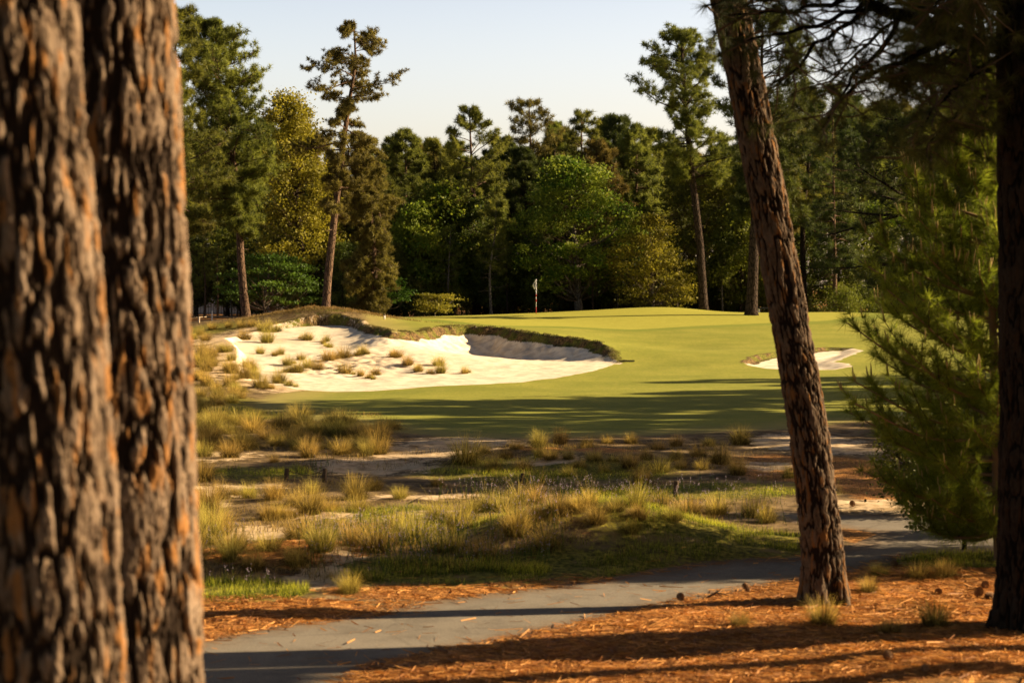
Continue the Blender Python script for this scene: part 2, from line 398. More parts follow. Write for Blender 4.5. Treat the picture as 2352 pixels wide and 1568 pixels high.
# pale sand spilling left of the main bunker and dry grass on the slope
SA = np.maximum(SA, np.where((YY > 66) & (YY < 104), np.clip(.85-(S1-.2)/3.2, 0, 1)*(S1 > 0)*(SF > 0)*(YY < 97), 0))
LEFTS = sstep(58, 66, YY)*(1-sstep(101, 104, YY))*sstep(-2, -6, XX)
GR = np.maximum(GR, LEFTS*.35*(YY > 58)); GR = np.maximum(GR, .9*np.exp(-((XX+14.8)/2.2)**2-((YY-98)/3.5)**2))
ST = np.maximum(ST, sstep(103, 107, YY)*(XX < -8)*.9); ST = np.maximum(ST, sstep(122, 126, YY))
SF_ = np.where(S1 < 1.5, SF, SF)
nr, nc = YY.shape
idx = np.arange(nr*nc).reshape(nr, nc)
Q = np.stack([idx[:-1, :-1], idx[:-1, 1:], idx[1:, 1:], idx[1:, :-1]], -1).reshape(-1, 4)
Vg = np.stack([XX, YY, ZZ], -1).reshape(-1, 3)
dzi = np.gradient(ZZ, axis=0); dzj = np.gradient(ZZ, axis=1)
Ti = np.stack([np.gradient(XX, axis=0), np.gradient(YY, axis=0), dzi], -1); Tj = np.stack([np.gradient(XX, axis=1), np.gradient(YY, axis=1), dzj], -1)
NN = np.cross(Tj, Ti); NN /= np.linalg.norm(NN, axis=-1, keepdims=True); NN = NN.reshape(-1, 3)

# ground material
n = NT('ground_cover'); P = n.pos()
za = n.n('ShaderNodeSeparateXYZ'); n.l(n.attr('za').outputs['Vector'], za.inputs[0])
zb = n.n('ShaderNodeSeparateXYZ'); n.l(n.attr('zb').outputs['Vector'], zb.inputs[0])
zc = n.n('ShaderNodeSeparateXYZ'); n.l(n.attr('zc').outputs['Vector'], zc.inputs[0])
big = n.noise(P, .35, 3); mid = n.noise(P, 2.2, 4, .6); fine = n.noise(P, 14, 4, .65); vf = n.noise(P, 60, 3, .7)
grain = n.math('SUBTRACT', n.math('ADD', n.math('MULTIPLY', mid, .5), n.math('MULTIPLY', fine, .5)), .5)
def msk(v, amp, w, inv=False):
    x = n.math('ADD', v, n.math('MULTIPLY', grain, amp)); return n.ss(x, w, -w) if inv else n.ss(x, -w, w)
soil = n.mix(n.ss(n.math('ADD', mid, n.math('MULTIPLY', grain, .6)), .36, .64), (.085, .056, .028), (.25, .175, .095))
soil = n.mix(n.ss(fine, .45, .75), soil, (.20, .135, .055))
w1 = n.n('ShaderNodeTexWave'); 
wv = n.noise(n.scale(P, (9, 26, 20)), 1.0, 5, .7, 1.6); wv2 = n.noise(n.scale(P, (24, 7, 20)), 1.0, 5, .7, 1.6)
sw = n.math('MAXIMUM', wv, wv2)
n.t.nodes.remove(w1)
straw = n.mix(n.ss(sw, .44, .68), (.14, .055, .017), (.74, .355, .10))
straw = n.mix(n.ss(mid, .5, .75), straw, (.40, .18, .05))
straw = n.mix(n.math('MULTIPLY', n.ss(n.noise(P, 1.1, 5, .65), .47, .66), .65), straw, (.19, .105, .052))
sandn = n.mix(n.ss(n.math('ADD', mid, grain), .32, .60), (.38, .265, .145), (.62, .465, .29))
sandn = n.mix(n.ss(fine, .66, .76), sandn, (.15, .10, .06))
green = n.mix(n.ss(fine, .35, .7), (.065, .068, .014), (.32, .27, .045))
green = n.mix(n.ss(mid, .52, .7), green, (.22, .155, .06))
fair = n.mix(n.ss(big, .3, .72), (.225, .235, .034), (.33, .315, .052))
fair = n.mix(n.math('MULTIPLY', n.ss(fine, .40, .72), .45), fair, (.16, .17, .034))
fair = n.mix(n.math('MULTIPLY', n.ss(vf, .5, .8), .30), fair, (.40, .33, .10))
mot = n.noise(P, .9, 6, .72); fair = n.mix(n.math('MULTIPLY', n.ss(mot, .38, .68), .42), fair, (.19, .21, .030)); mot2 = n.noise(n.scale(P, (1.2, .5, 1)), 2.6, 6, .75); fair = n.mix(n.math('MULTIPLY', n.ss(mot2, .50, .74), .35), fair, (.40, .33, .09))
tg = n.noise(n.scale(P, (9, 2.2, 4)), 1.0, 4, .75); fair = n.mix(n.math('MULTIPLY', n.ss(tg, .42, .66), .34), fair, (.15, .165, .028))
strp = n.math('SINE', n.math('MULTIPLY', n.math('ADD', za.outputs[1], n.math('MULTIPLY', big, 1.2)), 3.3))
fair = n.mix(n.math('MULTIPLY', n.ss(strp, -.3, .3), .22), fair, (.14, .165, .03))
gm = n.ss(n.math('ADD', zc.outputs[1], n.math('MULTIPLY', grain, .25)), .08, -.08)
collar = n.math('SUBTRACT', n.ss(zc.outputs[1], 1.7, 1.3), gm)
fair = n.mix(n.math('MULTIPLY', n.math('MAXIMUM', collar, 0.0), .6), fair, (.165, .205, .030))
fair = n.mix(n.math('MULTIPLY', gm, .75), fair, n.mix(n.ss(mot2, .3, .7), (.33, .315, .050), (.385, .36, .060)))
# dry edge of the turf
dry = n.ss(n.math('ADD', za.outputs[1], n.math('MULTIPLY', grain, 2.5)), -2.6, -.1)
fair = n.mix(n.math('MULTIPLY', dry, .55), fair, (.36, .27, .11))
green_s = n.mix(n.ss(fine, .35, .7), (.16, .175, .03), (.30, .27, .05))
bs = n.mix(n.ss(n.math('ADD', mid, n.math('MULTIPLY', grain, .8)), .35, .62), (.64, .53, .39), (.80, .69, .53))
bs = n.mix(n.math('MULTIPLY', n.ss(fine, .58, .74), .35), bs, (.42, .31, .19))
bs = n.mix(n.math('MULTIPLY', n.ss(n.math('ADD', zc.outputs[2], n.math('MULTIPLY', grain, 2.2)), .45, 1.0), .6), bs, (.40, .30, .19))
tracks = n.ss(n.vor(P, 2.6), .18, .30)
bs = n.mix(n.math('MULTIPLY', n.math('SUBTRACT', 1.0, tracks), .10), bs, (.40, .30, .2))
lipc = n.mix(n.ss(n.noise(n.scale(P, (9, 9, 4)), 1.6, 5, .7), .38, .66), (.035, .024, .012), (.235, .15, .06))
lipc = n.mix(n.ss(n.noise(P, 1.1, 4), .46, .58), lipc, n.mix(n.ss(fine, .4, .7), (.07, .075, .014), (.20, .175, .035)))
asph = n.mix(n.ss(vf, .3, .75), (.145, .125, .10), (.31, .268, .21))
asph = n.mix(n.math('MULTIPLY', n.ss(big, .35, .7), .4), asph, (.25, .22, .18))
asph = n.mix(n.math('MULTIPLY', n.ss(n.noise(P, 1.3, 6, .7), .42, .66), .5), asph, (.105, .09, .074))
asph = n.mix(n.math('MULTIPLY', n.ss(n.noise(P, 26, 4, .75), .5, .72), .45), asph, (.36, .31, .25))
asph = n.mix(n.math('MULTIPLY', n.ss(n.math('ADD', za.outputs[2], n.math('MULTIPLY', grain, 1.2)), -.55, -.02), .55), asph, (.20, .115, .05))
asph = n.mix(n.math('MULTIPLY', n.ss(fine, .62, .74), .25), asph, (.27, .16, .07))
crk = n.vor(n.scale(P, (1, 1, 1)), .42, 'Distance', 'DISTANCE_TO_EDGE')
crk = n.ss(n.math('ADD', crk, n.math('MULTIPLY', grain, .10)), .0, .012)
asph = n.mix(n.math('MULTIPLY', n.math('SUBTRACT', 1.0, crk), .22), asph, (.035, .03, .026))
col = soil
col = n.mix(n.ss(n.math('ADD', zb.outputs[1], n.math('MULTIPLY', grain, 1.4)), .25, .65), col, straw)
col = n.mix(n.ss(n.math('ADD', zb.outputs[2], n.math('MULTIPLY', grain, 2.2)), .30, .75), col, green)
col = n.mix(n.ss(n.math('ADD', zb.outputs[0], n.math('MULTIPLY', grain, 3.0)), .34, .70), col, sandn)
mf = msk(za.outputs[1], 2.2, .35, True)
col = n.mix(mf, col, fair)
mb = msk(za.outputs[0], .25, .05, True)
col = n.mix(mb, col, bs)
col = n.mix(n.ss(n.math('ADD', zc.outputs[0], n.math('MULTIPLY', grain, 1.5)), .3, .6), col, lipc)
mp = msk(za.outputs[2], .55, .025, True)
col = n.mix(mp, col, asph)
hb = n.math('ADD', n.math('MULTIPLY', mid, .6), n.math('ADD', n.math('MULTIPLY', fine, .45), n.math('MULTIPLY', sw, .25)))
soft = n.math('MAXIMUM', n.math('MAXIMUM', n.math('MULTIPLY', mp, .93), n.math('MULTIPLY', mf, .82)), n.math('MULTIPLY', mb, .86))
hb = n.math('ADD', n.math('MULTIPLY', hb, n.math('SUBTRACT', 1.0, soft)), n.math('MULTIPLY', n.math('MULTIPLY', mp, vf), .10))
M['ground'] = n.fin(n.princ(col, .95, .08, n.bump(hb, .8, .04)))

fx = lambda A: (A[:-1, :-1]+A[1:, 1:]+A[:-1, 1:]+A[1:, :-1]).ravel()/4
fgr = fx(SG); f1, f2, ff, fp, fl_ = fx(S1), fx(S2), fx(SF), fx(SP), fx(LIP)
zone = np.zeros(len(Q), int)
fy = fx(YY)
zone[ff < 0] = 1; zone[(ff < 0) & (fgr < 0)] = 5; zone[(f1 < 0)] = 2; zone[f2 < 0] = 3; zone[fp < 0] = 4
za_ = np.stack([np.minimum(S1, S2), SF, SP], -1).reshape(-1, 3); zb_ = np.stack([SA, ST, GR], -1).reshape(-1, 3); zc_ = np.stack([LIP, SG, CE], -1).reshape(-1, 3)
for zi, (nm, lb) in enumerate([('ground', None), ('fairway', None), ('bunker', 'large sand bunker with ragged grass lip below the green'), ('bunker', 'small sand bunker beside the leaning pine'), ('path', None), ('putting_green', None)]):
    q = Q[zone == zi]; u, inv = np.unique(q, return_inverse=True)
    me = mesh_np(nm, Vg[u], [inv.reshape(-1, 4)], [M['ground']], True)
    for an, ad in (('za', za_), ('zb', zb_), ('zc', zc_)):
        a = me.attributes.new(an, 'FLOAT_VECTOR', 'POINT'); a.data.foreach_set('vector', ad[u].astype(np.float32).ravel())
    me.normals_split_custom_set_from_vertices(NN[u].astype(np.float32))
    o = obj(nm, me); o['kind'] = 'structure'

# ------------------------------------------------------------------ tree building
def jit(s): return (random.random()-.5)*2*s
def bezier_pts(p, n=10):
    """smooth polyline through points (Catmull-Rom)"""
    p = np.asarray(p, float)
    if len(p) < 3: return np.array([p[0]+(p[-1]-p[0])*t for t in np.linspace(0, 1, n)])
    e = np.concatenate([[2*p[0]-p[1]], p, [2*p[-1]-p[-2]]]); out = []
    m = max(2, n//(len(p)-1))
    for i in range(len(p)-1):
        a, b, c_, d = e[i:i+4]
        for t in np.linspace(0, 1, m, endpoint=False):
            out.append(.5*((2*b)+(-a+c_)*t+(2*a-5*b+4*c_-d)*t*t+(-a+3*b-3*c_+d)*t**3))
    out.append(p[-1]); return np.array(out)
def rand_dirs(n):
    v = rng.normal(size=(n, 3)); return v/np.linalg.norm(v, axis=1)[:, None]
def needles(T, D, per, L, w, spread=1.0, back=.25, droop=.0):
    """tufts at T (n,3) pointing D: returns V, tris, tint"""
    n_ = len(T); T = np.repeat(T, per, 0); D = np.repeat(D, per, 0)
    v = D*rng.uniform(-back, .9, (n_*per, 1)) + rand_dirs(n_*per)*spread
    v /= np.linalg.norm(v, axis=1)[:, None]+1e-9
    Ls = L*rng.uniform(.65, 1.1, (n_*per, 1))
    s = np.cross(v, rand_dirs(n_*per)); s /= np.linalg.norm(s, axis=1)[:, None]+1e-9
    tip = T+v*Ls; tip[:, 2] -= droop*Ls[:, 0]*rng.uniform(.5, 1, n_*per)
    base = T + v*Ls*.06
    V = np.stack([base-s*w*.5, base+s*w*.5, tip], 1).reshape(-1, 3)
    tri = np.arange(n_*per*3).reshape(-1, 3)
    ti = np.repeat(rng.uniform(0, 1, n_), per)*.6+rng.uniform(0, .4, n_*per)
    return V, tri, ti
def build_crown(name, tw, V, faces, tint, leafm, twigm):
    """one crown mesh: twigs + leaves"""
    tv = np.concatenate(tw.V) if tw.V else np.zeros((0, 3)); polys = []; mi = []; ti = []
    for k, p in tw.P.items():
        p = np.concatenate(p); polys.append(p); mi.append(np.zeros(len(p), int)); ti.append(np.zeros(len(p)))
    polys.append(faces+len(tv)); mi.append(np.ones(len(faces), int)); ti.append(tint)
    return mesh_np(name, np.concatenate([tv, V]), polys, [twigm, leafm], False, np.concatenate(mi), np.concatenate(ti))

def interp_rows(rows, z):
    r = np.array(rows); return np.interp(z, r[:, 0], r[:, 1]), np.interp(z, r[:, 0], r[:, 2])

def pine(trunk, rad, rows, nb, leafm='needle', barkm='bark_far', per=14, L=.36, w=.03, nsec=7, ntip=4, droop=0.0, up=.55, dead=3, spread=.9, wob=.14, minr=.35, inner=.40):
    """trunk: list of (x,y,z) local; rad: base radius; rows: list of (z, xleft, xright) outline. returns trunk mesh, crown mesh"""
    tp = bezier_pts(trunk, 14); H = tp[-1][2]
    tt = np.linspace(0, 1, len(tp)); rr = rad*(1-.86*tt**1.15); rr[0] *= 1.35
    if len(tp) > 1: tp = np.concatenate([tp[:1], [tp[0]*.97+tp[1]*.03+[0, 0, .25]], tp[1:]]); rr = np.concatenate([rr[:1], [rad*1.08], rr[1:]])
    tm = MB(); tm.tube(tp, rr, 9)
    tw = MB(); T = []; D = []
    rows = sorted(rows); z0, z1 = rows[0][0], rows[-1][0]
    def at(z): return np.array([np.interp(z, tp[:, 2], tp[:, 0]), np.interp(z, tp[:, 2], tp[:, 1]), z]), float(np.interp(z, tp[:, 2], rr))
    for i in range(nb):
        t = (i+random.random())/nb
        z = z0+(z1-z0)*t
        p0, r0 = at(min(z, H*.985))
        xl, xr = interp_rows(rows, z)
        az = i*2.39996+jit(.6)
        cx, sx = math.cos(az), math.sin(az)
        side = (xr-p0[0]) if cx > 0 else (p0[0]-xl)
        other = ((xr-p0[0])+(p0[0]-xl))/2
        ext = abs(cx)*side+(1-abs(cx))*other
        el = (-.05 + up*t + jit(.34)); el = max(min(el, 1.15), -.6)
        Lb = max(minr, ext)*random.uniform(.62, 1.05)/max(.6, math.cos(el))
        start = p0 - np.array([0, 0, Lb*math.sin(el)*.75]); start, r0 = at(max(.3, min(start[2], H*.98)))
        d = np.array([cx*math.cos(el), sx*math.cos(el), math.sin(el)]); pts = [start]; m = 7
        for k in range(m):
            d = d + np.array([jit(wob), jit(wob), jit(wob*.8)+(.10 if k > 3 else -.03)-droop*.25]); d /= np.linalg.norm(d)
            pts.append(pts[-1]+d*Lb/m)
        pts = np.array(pts); rb = min(r0*.5, .022+.017*Lb)
        tm.tube(pts, np.linspace(rb, .012, len(pts)), 5)
        for s_ in range(nsec):
            u = inner+(1-inner)*(s_+random.random())/nsec; k = min(int(u*m), m-1); q = pts[k]+(pts[k+1]-pts[k])*(u*m-k)
            bd = (pts[k+1]-pts[k]); bd /= np.linalg.norm(bd)
            sd = np.cross(bd, [0, 0, 1.]); sd /= np.linalg.norm(sd)+1e-9
            dd = bd*random.uniform(.3, .9)+sd*random.choice((-1, 1))*random.uniform(.3, 1)+np.array([0, 0, random.uniform(-.35, .95)-droop]); dd /= np.linalg.norm(dd)
            Ls = Lb*random.uniform(.16, .36)*(1.15-.5*u)+.15
            e = [q]; ddc = dd
            for k2 in range(3):
                ddc = ddc+np.array([jit(.25), jit(.25), jit(.2)+.08-droop*.3]); ddc /= np.linalg.norm(ddc); e.append(e[-1]+ddc*Ls/3)
            tw.tube(e, np.linspace(.014, .006, 4), 3, False)
            for k3 in range(ntip):
                v = .35+.65*(k3+1)/ntip; kk = min(int(v*3), 2); pp = e[kk]+(e[kk+1]-e[kk])*min(1, v*3-kk)
                T.append(pp+np.array([jit(.14), jit(.14), jit(.10)])); D.append(ddc*.7+np.array([0, 0, .75]))
    for i in range(dead):   # dead stubs below the crown
        z = random.uniform(max(z0*.55, 1.5), max(z0, 2.0)); p0, r0 = at(z); az = random.random()*6.28
        d = np.array([math.cos(az), math.sin(az), jit(.3)]); Lb = random.uniform(.4, 1.5)
        tm.tube([p0, p0+d*Lb*.5+[0, 0, jit(.1)], p0+d*Lb+[0, 0, jit(.3)]], [.03, .02, .008], 4)
    T = np.array(T); D = np.array(D); D /= np.linalg.norm(D, axis=1)[:, None]
    V, tri, ti = needles(T, D, per, L, w, spread)
    return tm.mesh('trunk', [M[barkm]], True), build_crown('crown', tw, V, tri, ti, M[leafm], M['twig'])

def broad(trunk, rad, rows, ncl, nleaf, leafm, barkm='bark_grey', size=.16, cr=.6, flat=.5, shell=.5, limbs=26):
    tp = bezier_pts(trunk, 10); H = tp[-1][2]
    rr = rad*np.linspace(1, .25, len(tp)); tm = MB(); tm.tube(tp, rr, 8); tw = MB()
    rows = sorted(rows); z0, z1 = rows[0][0], rows[-1][0]
    C_ = []
    for i in range(ncl):
        z = z0+(z1-z0)*random.random(); xl, xr = interp_rows(rows, z)
        cxx = (xl+xr)/2; az = random.random()*2*PI; r = (random.random()**shell)
        C_.append((cxx+math.cos(az)*r*(xr-xl)/2, math.sin(az)*r*(xr-xl)/2*.9, z))
    C_ = np.array(C_)
    for i in range(len(C_)):
        q = C_[i]; hd = math.hypot(q[0]-np.interp(q[2], tp[:, 2], tp[:, 0]), q[1])
        zs = max(min(q[2]-hd*random.uniform(.5, .9), H*.97), max(z0*.55, .4))
        p0 = np.array([np.interp(zs, tp[:, 2], tp[:, 0]), np.interp(zs, tp[:, 2], tp[:, 1]), zs])
        mid = (p0*.45+q*.55)+np.array([jit(.25), jit(.25), -.12*hd+jit(.15)])
        e = bezier_pts([p0, mid, q], 6); r0 = rad*.28 if i < limbs else rad*.10
        (tm if i < limbs else tw).tube(e, np.linspace(max(r0, .018), .008, len(e)), 5 if i < limbs else 3, False)
    n_ = ncl*nleaf; cc = np.repeat(C_, nleaf, 0)
    crs = cr*rng.uniform(.6, 1.25, (ncl, 1)); crs = np.repeat(crs, nleaf, 0)
    p = cc+rng.normal(size=(n_, 3))*crs*np.array([.55, .55, .55*flat])
    nn = rand_dirs(n_)+np.array([0, 0, .7]); nn /= np.linalg.norm(nn, axis=1)[:, None]
    a = np.cross(nn, rand_dirs(n_)); a /= np.linalg.norm(a, axis=1)[:, None]+1e-9; b = np.cross(nn, a)
    s = size*rng.uniform(.6, 1.25, (n_, 1))
    V = np.stack([p-a*s*.55, p+b*s*.34, p+a*s*.55, p-b*s*.34], 1).reshape(-1, 3)
    q4 = np.arange(n_*4).reshape(-1, 4)
    ti = np.repeat(rng.uniform(0, 1, ncl), nleaf)*.55+rng.uniform(0, .45, n_)
    return tm.mesh('trunk', [M[barkm]], True), build_crown('crown', tw, V, q4, ti, M[leafm], M['twig'])

def place(name, meshes, loc, label, cat='tree', group=None, rz=0, s=1.0, parts=('trunk', 'crown')):
    e = empty(name, loc, label, cat, group); e.rotation_euler = (0, 0, rz); e.scale = (s, s, s) if np.isscalar(s) else s
    for pn, me in zip(parts, meshes): obj(pn, me, e)
    return e
def local(Y, basepx, pts, zb):      # layout px polyline -> local metres
    return [((px-basepx)*Y/F, 0.0, wz(py, Y)-zb) for px, py in pts]
def lrows(Y, basepx, rows, zb): return [(wz(py, Y)-zb, (xl-basepx)*Y/F, (xr-basepx)*Y/F) for py, xl, xr in rows]
def feature(kind, name, Y, trunkpx, rows, label, group=None, rad=.22, **kw):
    bx = trunkpx[0][0]; X = wx(bx, Y); zb = gz(X, Y)-.05
    tr = local(Y, bx, trunkpx, zb); tr[0] = (0, 0, 0)
    tr = [(x, jit(.15) if i else 0, max(z, 0)) for i, (x, y, z) in enumerate(tr)]
    ms = (pine if kind == 'pine' else broad)(tr, rad, lrows(Y, bx, rows, zb), **kw)
    return place(name, ms, (X, Y, zb), label, 'tree', group), ms

# ---- feature trees across the green
feature('pine', 'pine_tree', 112, [(565, 735), (553, 600), (545, 430), (522, 300), (492, 150), (482, 48)],
        [(38, 470, 492), (70, 430, 540), (120, 412, 575), (170, 402, 605), (215, 425, 590), (260, 440, 600), (330, 395, 650), (400, 420, 640), (470, 470, 620), (540, 500, 590)],
        'tall pine with a dense rounded crown at the left edge of the wood', rad=.25, nb=104, per=24, nsec=13, ntip=4, L=.34, w=.034, inner=.12)
feature('pine', 'pine_tree', 106, [(416, 742), (412, 560), (404, 300), (403, 20)],
        [(8, 390, 440), (60, 355, 450), (130, 345, 460), (195, 330, 470), (235, 380, 420), (270, 340, 470), (330, 330, 545), (420, 330, 548), (480, 350, 500), (540, 380, 450)],
        'slim pine partly hidden behind the two big trunks', rad=.17, nb=70, per=22, nsec=9, L=.40, w=.036)
feature('pine', 'pine_tree', 104, [(748, 714), (753, 640), (768, 500), (784, 370), (795, 280), (806, 215), (817, 140), (812, 55)],
        [(42, 800, 828), (75, 765, 890), (100, 695, 912), (130, 775, 890), (165, 705, 940), (200, 645, 915), (225, 740, 880), (270, 790, 850), (320, 670, 885), (380, 770, 850), (430, 730, 890), (500, 770, 840)],
        'leaning pine with a sparse ragged crown behind the sandy mound', rad=.23, nb=50, leafm='needle_olive', per=26, nsec=12, ntip=5, L=.22, w=.032, up=.30, wob=.30, inner=.3, droop=.08, barkm='bark_far', spread=1.1)
feature('pine', 'pine_tree', 106.5, [(862, 726), (856, 560), (842, 400), (832, 300)],
        [(290, 800, 870), (340, 765, 890), (400, 800, 915), (470, 745, 940), (540, 800, 905), (600, 765, 935), (650, 800, 890), (690, 790, 910)],
        'drooping olive brown conifer just beside the leaning sparse pine', rad=.2, nb=76, leafm='needle_olive', inner=.2, per=22, nsec=11, ntip=6, L=.24, wob=.26, w=.032, droop=.55, up=.2, spread=1.0)
feature('broad', 'oak_tree', 124, [(700, 722), (693, 610), (680, 450), (665, 290)],
        [(225, 630, 680), (280, 595, 735), (360, 585, 765), (450, 565, 790), (540, 560, 800), (610, 590, 770)],
        'golden yellow spring oak between the two tall pines', rad=.3, ncl=230, nleaf=120, leafm='oak', size=.17, cr=.62, flat=.8, barkm='bark_dark')
feature('broad', 'dogwood_tree', 115, [(612, 728), (608, 690), (615, 640), (620, 600)],
        [(585, 585, 650), (608, 520, 720), (640, 500, 745), (670, 505, 740), (695, 540, 720)],
        'low bright green dogwood spreading under the golden oak', rad=.1, ncl=90, nleaf=110, leafm='dogwood', size=.14, cr=.75, flat=.18)
feature('broad', 'dogwood_tree', 109, [(883, 722), (880, 700), (890, 665), (893, 645)],
        [(638, 865, 915), (655, 845, 940), (680, 850, 935), (694, 865, 920)], 'small flat-topped dogwood behind the white marker post', rad=.05, ncl=40, nleaf=100, leafm='dogwood', size=.11, cr=.5, flat=.18)
feature('broad', 'dogwood_tree', 116, [(998, 724), (1000, 712), (1003, 690), (1005, 680)],
        [(675, 970, 1040), (690, 955, 1050), (705, 950, 1048), (716, 970, 1040)], 'low fan of pale green dogwood at the back edge of the green', rad=.05, ncl=40, nleaf=90, leafm='holly', size=.11, cr=.5, flat=.18)
feature('pine', 'pine_tree', 128, [(1098, 728), (1096, 600), (1090, 470), (1082, 350), (1078, 250)],
        [(246, 1068, 1088), (290, 1035, 1120), (320, 1010, 1150), (350, 1020, 1160), (420, 1000, 1170), (480, 1020, 1180), (560, 1030, 1200), (610, 1040, 1170)],
        'open crowned pine with a pale bare trunk standing left of the flagstick', rad=.2, nb=56, leafm='needle', per=22, nsec=9, L=.34, w=.036)
feature('pine', 'pine_tree', 138, [(1240, 728), (1225, 500), (1215, 232)],
        [(228, 1185, 1240), (270, 1168, 1262), (320, 1172, 1290), (380, 1150, 1320), (450, 1140, 1330), (520, 1150, 1330)],
        'pine whose tuft of a top is the highest over the middle of the wood', rad=.22, nb=52, per=16, L=.38, w=.036, leafm='needle_olive')
feature('pine', 'pine_tree', 143, [(1345, 728), (1338, 500), (1335, 258)], [(255, 1318, 1352), (300, 1298, 1385), (370, 1285, 1400), (450, 1280, 1420), (520, 1290, 1410)],
        'dark narrow pine rising behind the bright maple', rad=.22, nb=44, per=16, L=.38, w=.036, leafm='needle')
feature('broad', 'maple_tree', 124, [(1330, 728), (1325, 640), (1318, 520), (1312, 400)],
        [(366, 1275, 1345), (400, 1240, 1400), (440, 1215, 1440), (500, 1185, 1465), (560, 1170, 1485), (620, 1190, 1470), (665, 1220, 1440)],
        'bright lime green maple lit from above behind the flagstick', rad=.28, ncl=240, nleaf=120, leafm='maple', size=.17, cr=.68, flat=.55)
feature('broad', 'holly_tree', 121.5, [(1500, 722), (1498, 660), (1495, 600), (1492, 520)],
        [(496, 1470, 1510), (530, 1440, 1550), (575, 1405, 1560), (620, 1392, 1580), (665, 1410, 1600), (705, 1440, 1600)],
        'yellow green small tree with layered boughs at the back of the green', rad=.12, ncl=150, nleaf=110, leafm='holly', size=.13, cr=.6, flat=.35)
feature('broad', 'sweetgum_tree', 130, [(1640, 728), (1620, 600), (1600, 400)],
        [(378, 1570, 1640), (430, 1510, 1700), (500, 1490, 1725), (580, 1495, 1725), (660, 1510, 1710), (705, 1540, 1700)],
        'soft olive green leafy tree behind the tall dark-trunked pine', rad=.25, ncl=230, nleaf=110, leafm='lime', size=.17, cr=.7, flat=.6)
feature('pine', 'pine_tree', 120, [(1616, 722), (1608, 560), (1588, 390), (1576, 260), (1568, 150), (1566, 75)],
        [(66, 1548, 1588), (105, 1485, 1628), (160, 1462, 1642), (205, 1432, 1650), (250, 1450, 1645), (290, 1540, 1600), (320, 1480, 1690), (370, 1515, 1705), (425, 1540, 1690)],
        'tall umbrella crowned pine on a long dark trunk right of the maple', rad=.27, nb=70, per=24, nsec=11, ntip=4, L=.33, w=.032, barkm='bark_dark', up=.85)
feature('pine', 'pine_tree', 113, [(1726, 722), (1734, 500), (1745, 300), (1752, 30)],
        [(15, 1715, 1795), (80, 1662, 1850), (150, 1640, 1885), (240, 1650, 1880), (330, 1690, 1870), (420, 1690, 1860), (500, 1690, 1840)],
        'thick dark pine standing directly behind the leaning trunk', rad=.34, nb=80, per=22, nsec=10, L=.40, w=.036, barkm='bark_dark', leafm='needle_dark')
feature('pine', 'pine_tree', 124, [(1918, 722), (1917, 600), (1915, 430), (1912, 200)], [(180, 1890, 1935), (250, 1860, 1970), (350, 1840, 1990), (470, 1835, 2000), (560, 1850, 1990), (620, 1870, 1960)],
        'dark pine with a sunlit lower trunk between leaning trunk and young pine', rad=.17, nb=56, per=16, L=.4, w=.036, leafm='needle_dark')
feature('broad', 'shrub', 121, [(1938, 722), (1940, 705), (1945, 690)], [(668, 1920, 1960), (690, 1905, 1985), (712, 1900, 1990)], 'sunlit leafy bush at the wood edge right of the leaning trunk', rad=.05, ncl=40, nleaf=90, leafm='lime', size=.1, cr=.4, flat=.8)
# dark pines closer on the right
feature('pine', 'pine_tree', 62, [(2250, 870), (2215, 500), (2140, 200), (2110, -120)],
        [(-60, 2120, 2180), (60, 2080, 2240), (160, 2040, 2270), (270, 1950, 2290), (400, 1880, 2310), (520, 1850, 2330), (620, 1900, 2300), (700, 1950, 2270)],
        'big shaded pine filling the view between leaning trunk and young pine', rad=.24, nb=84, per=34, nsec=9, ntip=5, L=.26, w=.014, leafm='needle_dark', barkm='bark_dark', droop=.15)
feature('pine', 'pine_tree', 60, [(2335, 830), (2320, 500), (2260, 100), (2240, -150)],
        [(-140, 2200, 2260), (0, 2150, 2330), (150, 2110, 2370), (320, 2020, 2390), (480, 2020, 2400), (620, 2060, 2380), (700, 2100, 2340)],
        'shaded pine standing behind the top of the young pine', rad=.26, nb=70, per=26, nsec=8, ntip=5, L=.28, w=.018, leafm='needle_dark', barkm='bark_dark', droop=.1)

# ---- the wood behind: copies of a few kinds
def generic_pine(h, r, kind, **kw):
    tr = [(0, 0, 0), (jit(.2), jit(.2), h*.4), (jit(.35), jit(.35), h*.75), (jit(.4), jit(.4), h)]
    b = random.uniform(.38, .5)*h
    rows = [(b, -r*.6, r*.6), (b+(h-b)*.25, -r, r), (b+(h-b)*.6, -r*.8, r*.85), (b+(h-b)*.85, -r*.5, r*.5), (h, -.3, .3)]
    return pine(tr, h*.0135, rows, **kw)
protoP = [generic_pine(h, r, 0, nb=54, per=18, nsec=9, ntip=4, L=.42, w=.042, leafm=lm, barkm=bm)
          for h, r, lm, bm in ((14, 2.3, 'needle', 'bark_far'), (15, 2.2, 'needle', 'bark_dark'), (13, 2.6, 'needle_olive', 'bark_far'), (14, 2.1, 'needle', 'bark_dark'), (15.5, 2.7, 'needle_dark', 'bark_dark'))]
def generic_broad(h, r, lm, ncl=110, nl=100, size=.2):
    return broad([(0, 0, 0), (jit(.2), jit(.2), h*.35), (jit(.4), jit(.4), h*.8)], h*.016,
                 [(h*.18, -r*.6, r*.6), (h*.4, -r, r), (h*.7, -r*.85, r*.85), (h, -r*.2, r*.2)], ncl, nl, lm, 'bark_dark', size, .75, .6)
protoB = [generic_broad(9, 2.8, 'dark_leaf'), generic_broad(7.5, 2.6, 'lime'), generic_broad(8, 2.7, 'maple'), generic_broad(9.5, 3, 'dark_leaf')]
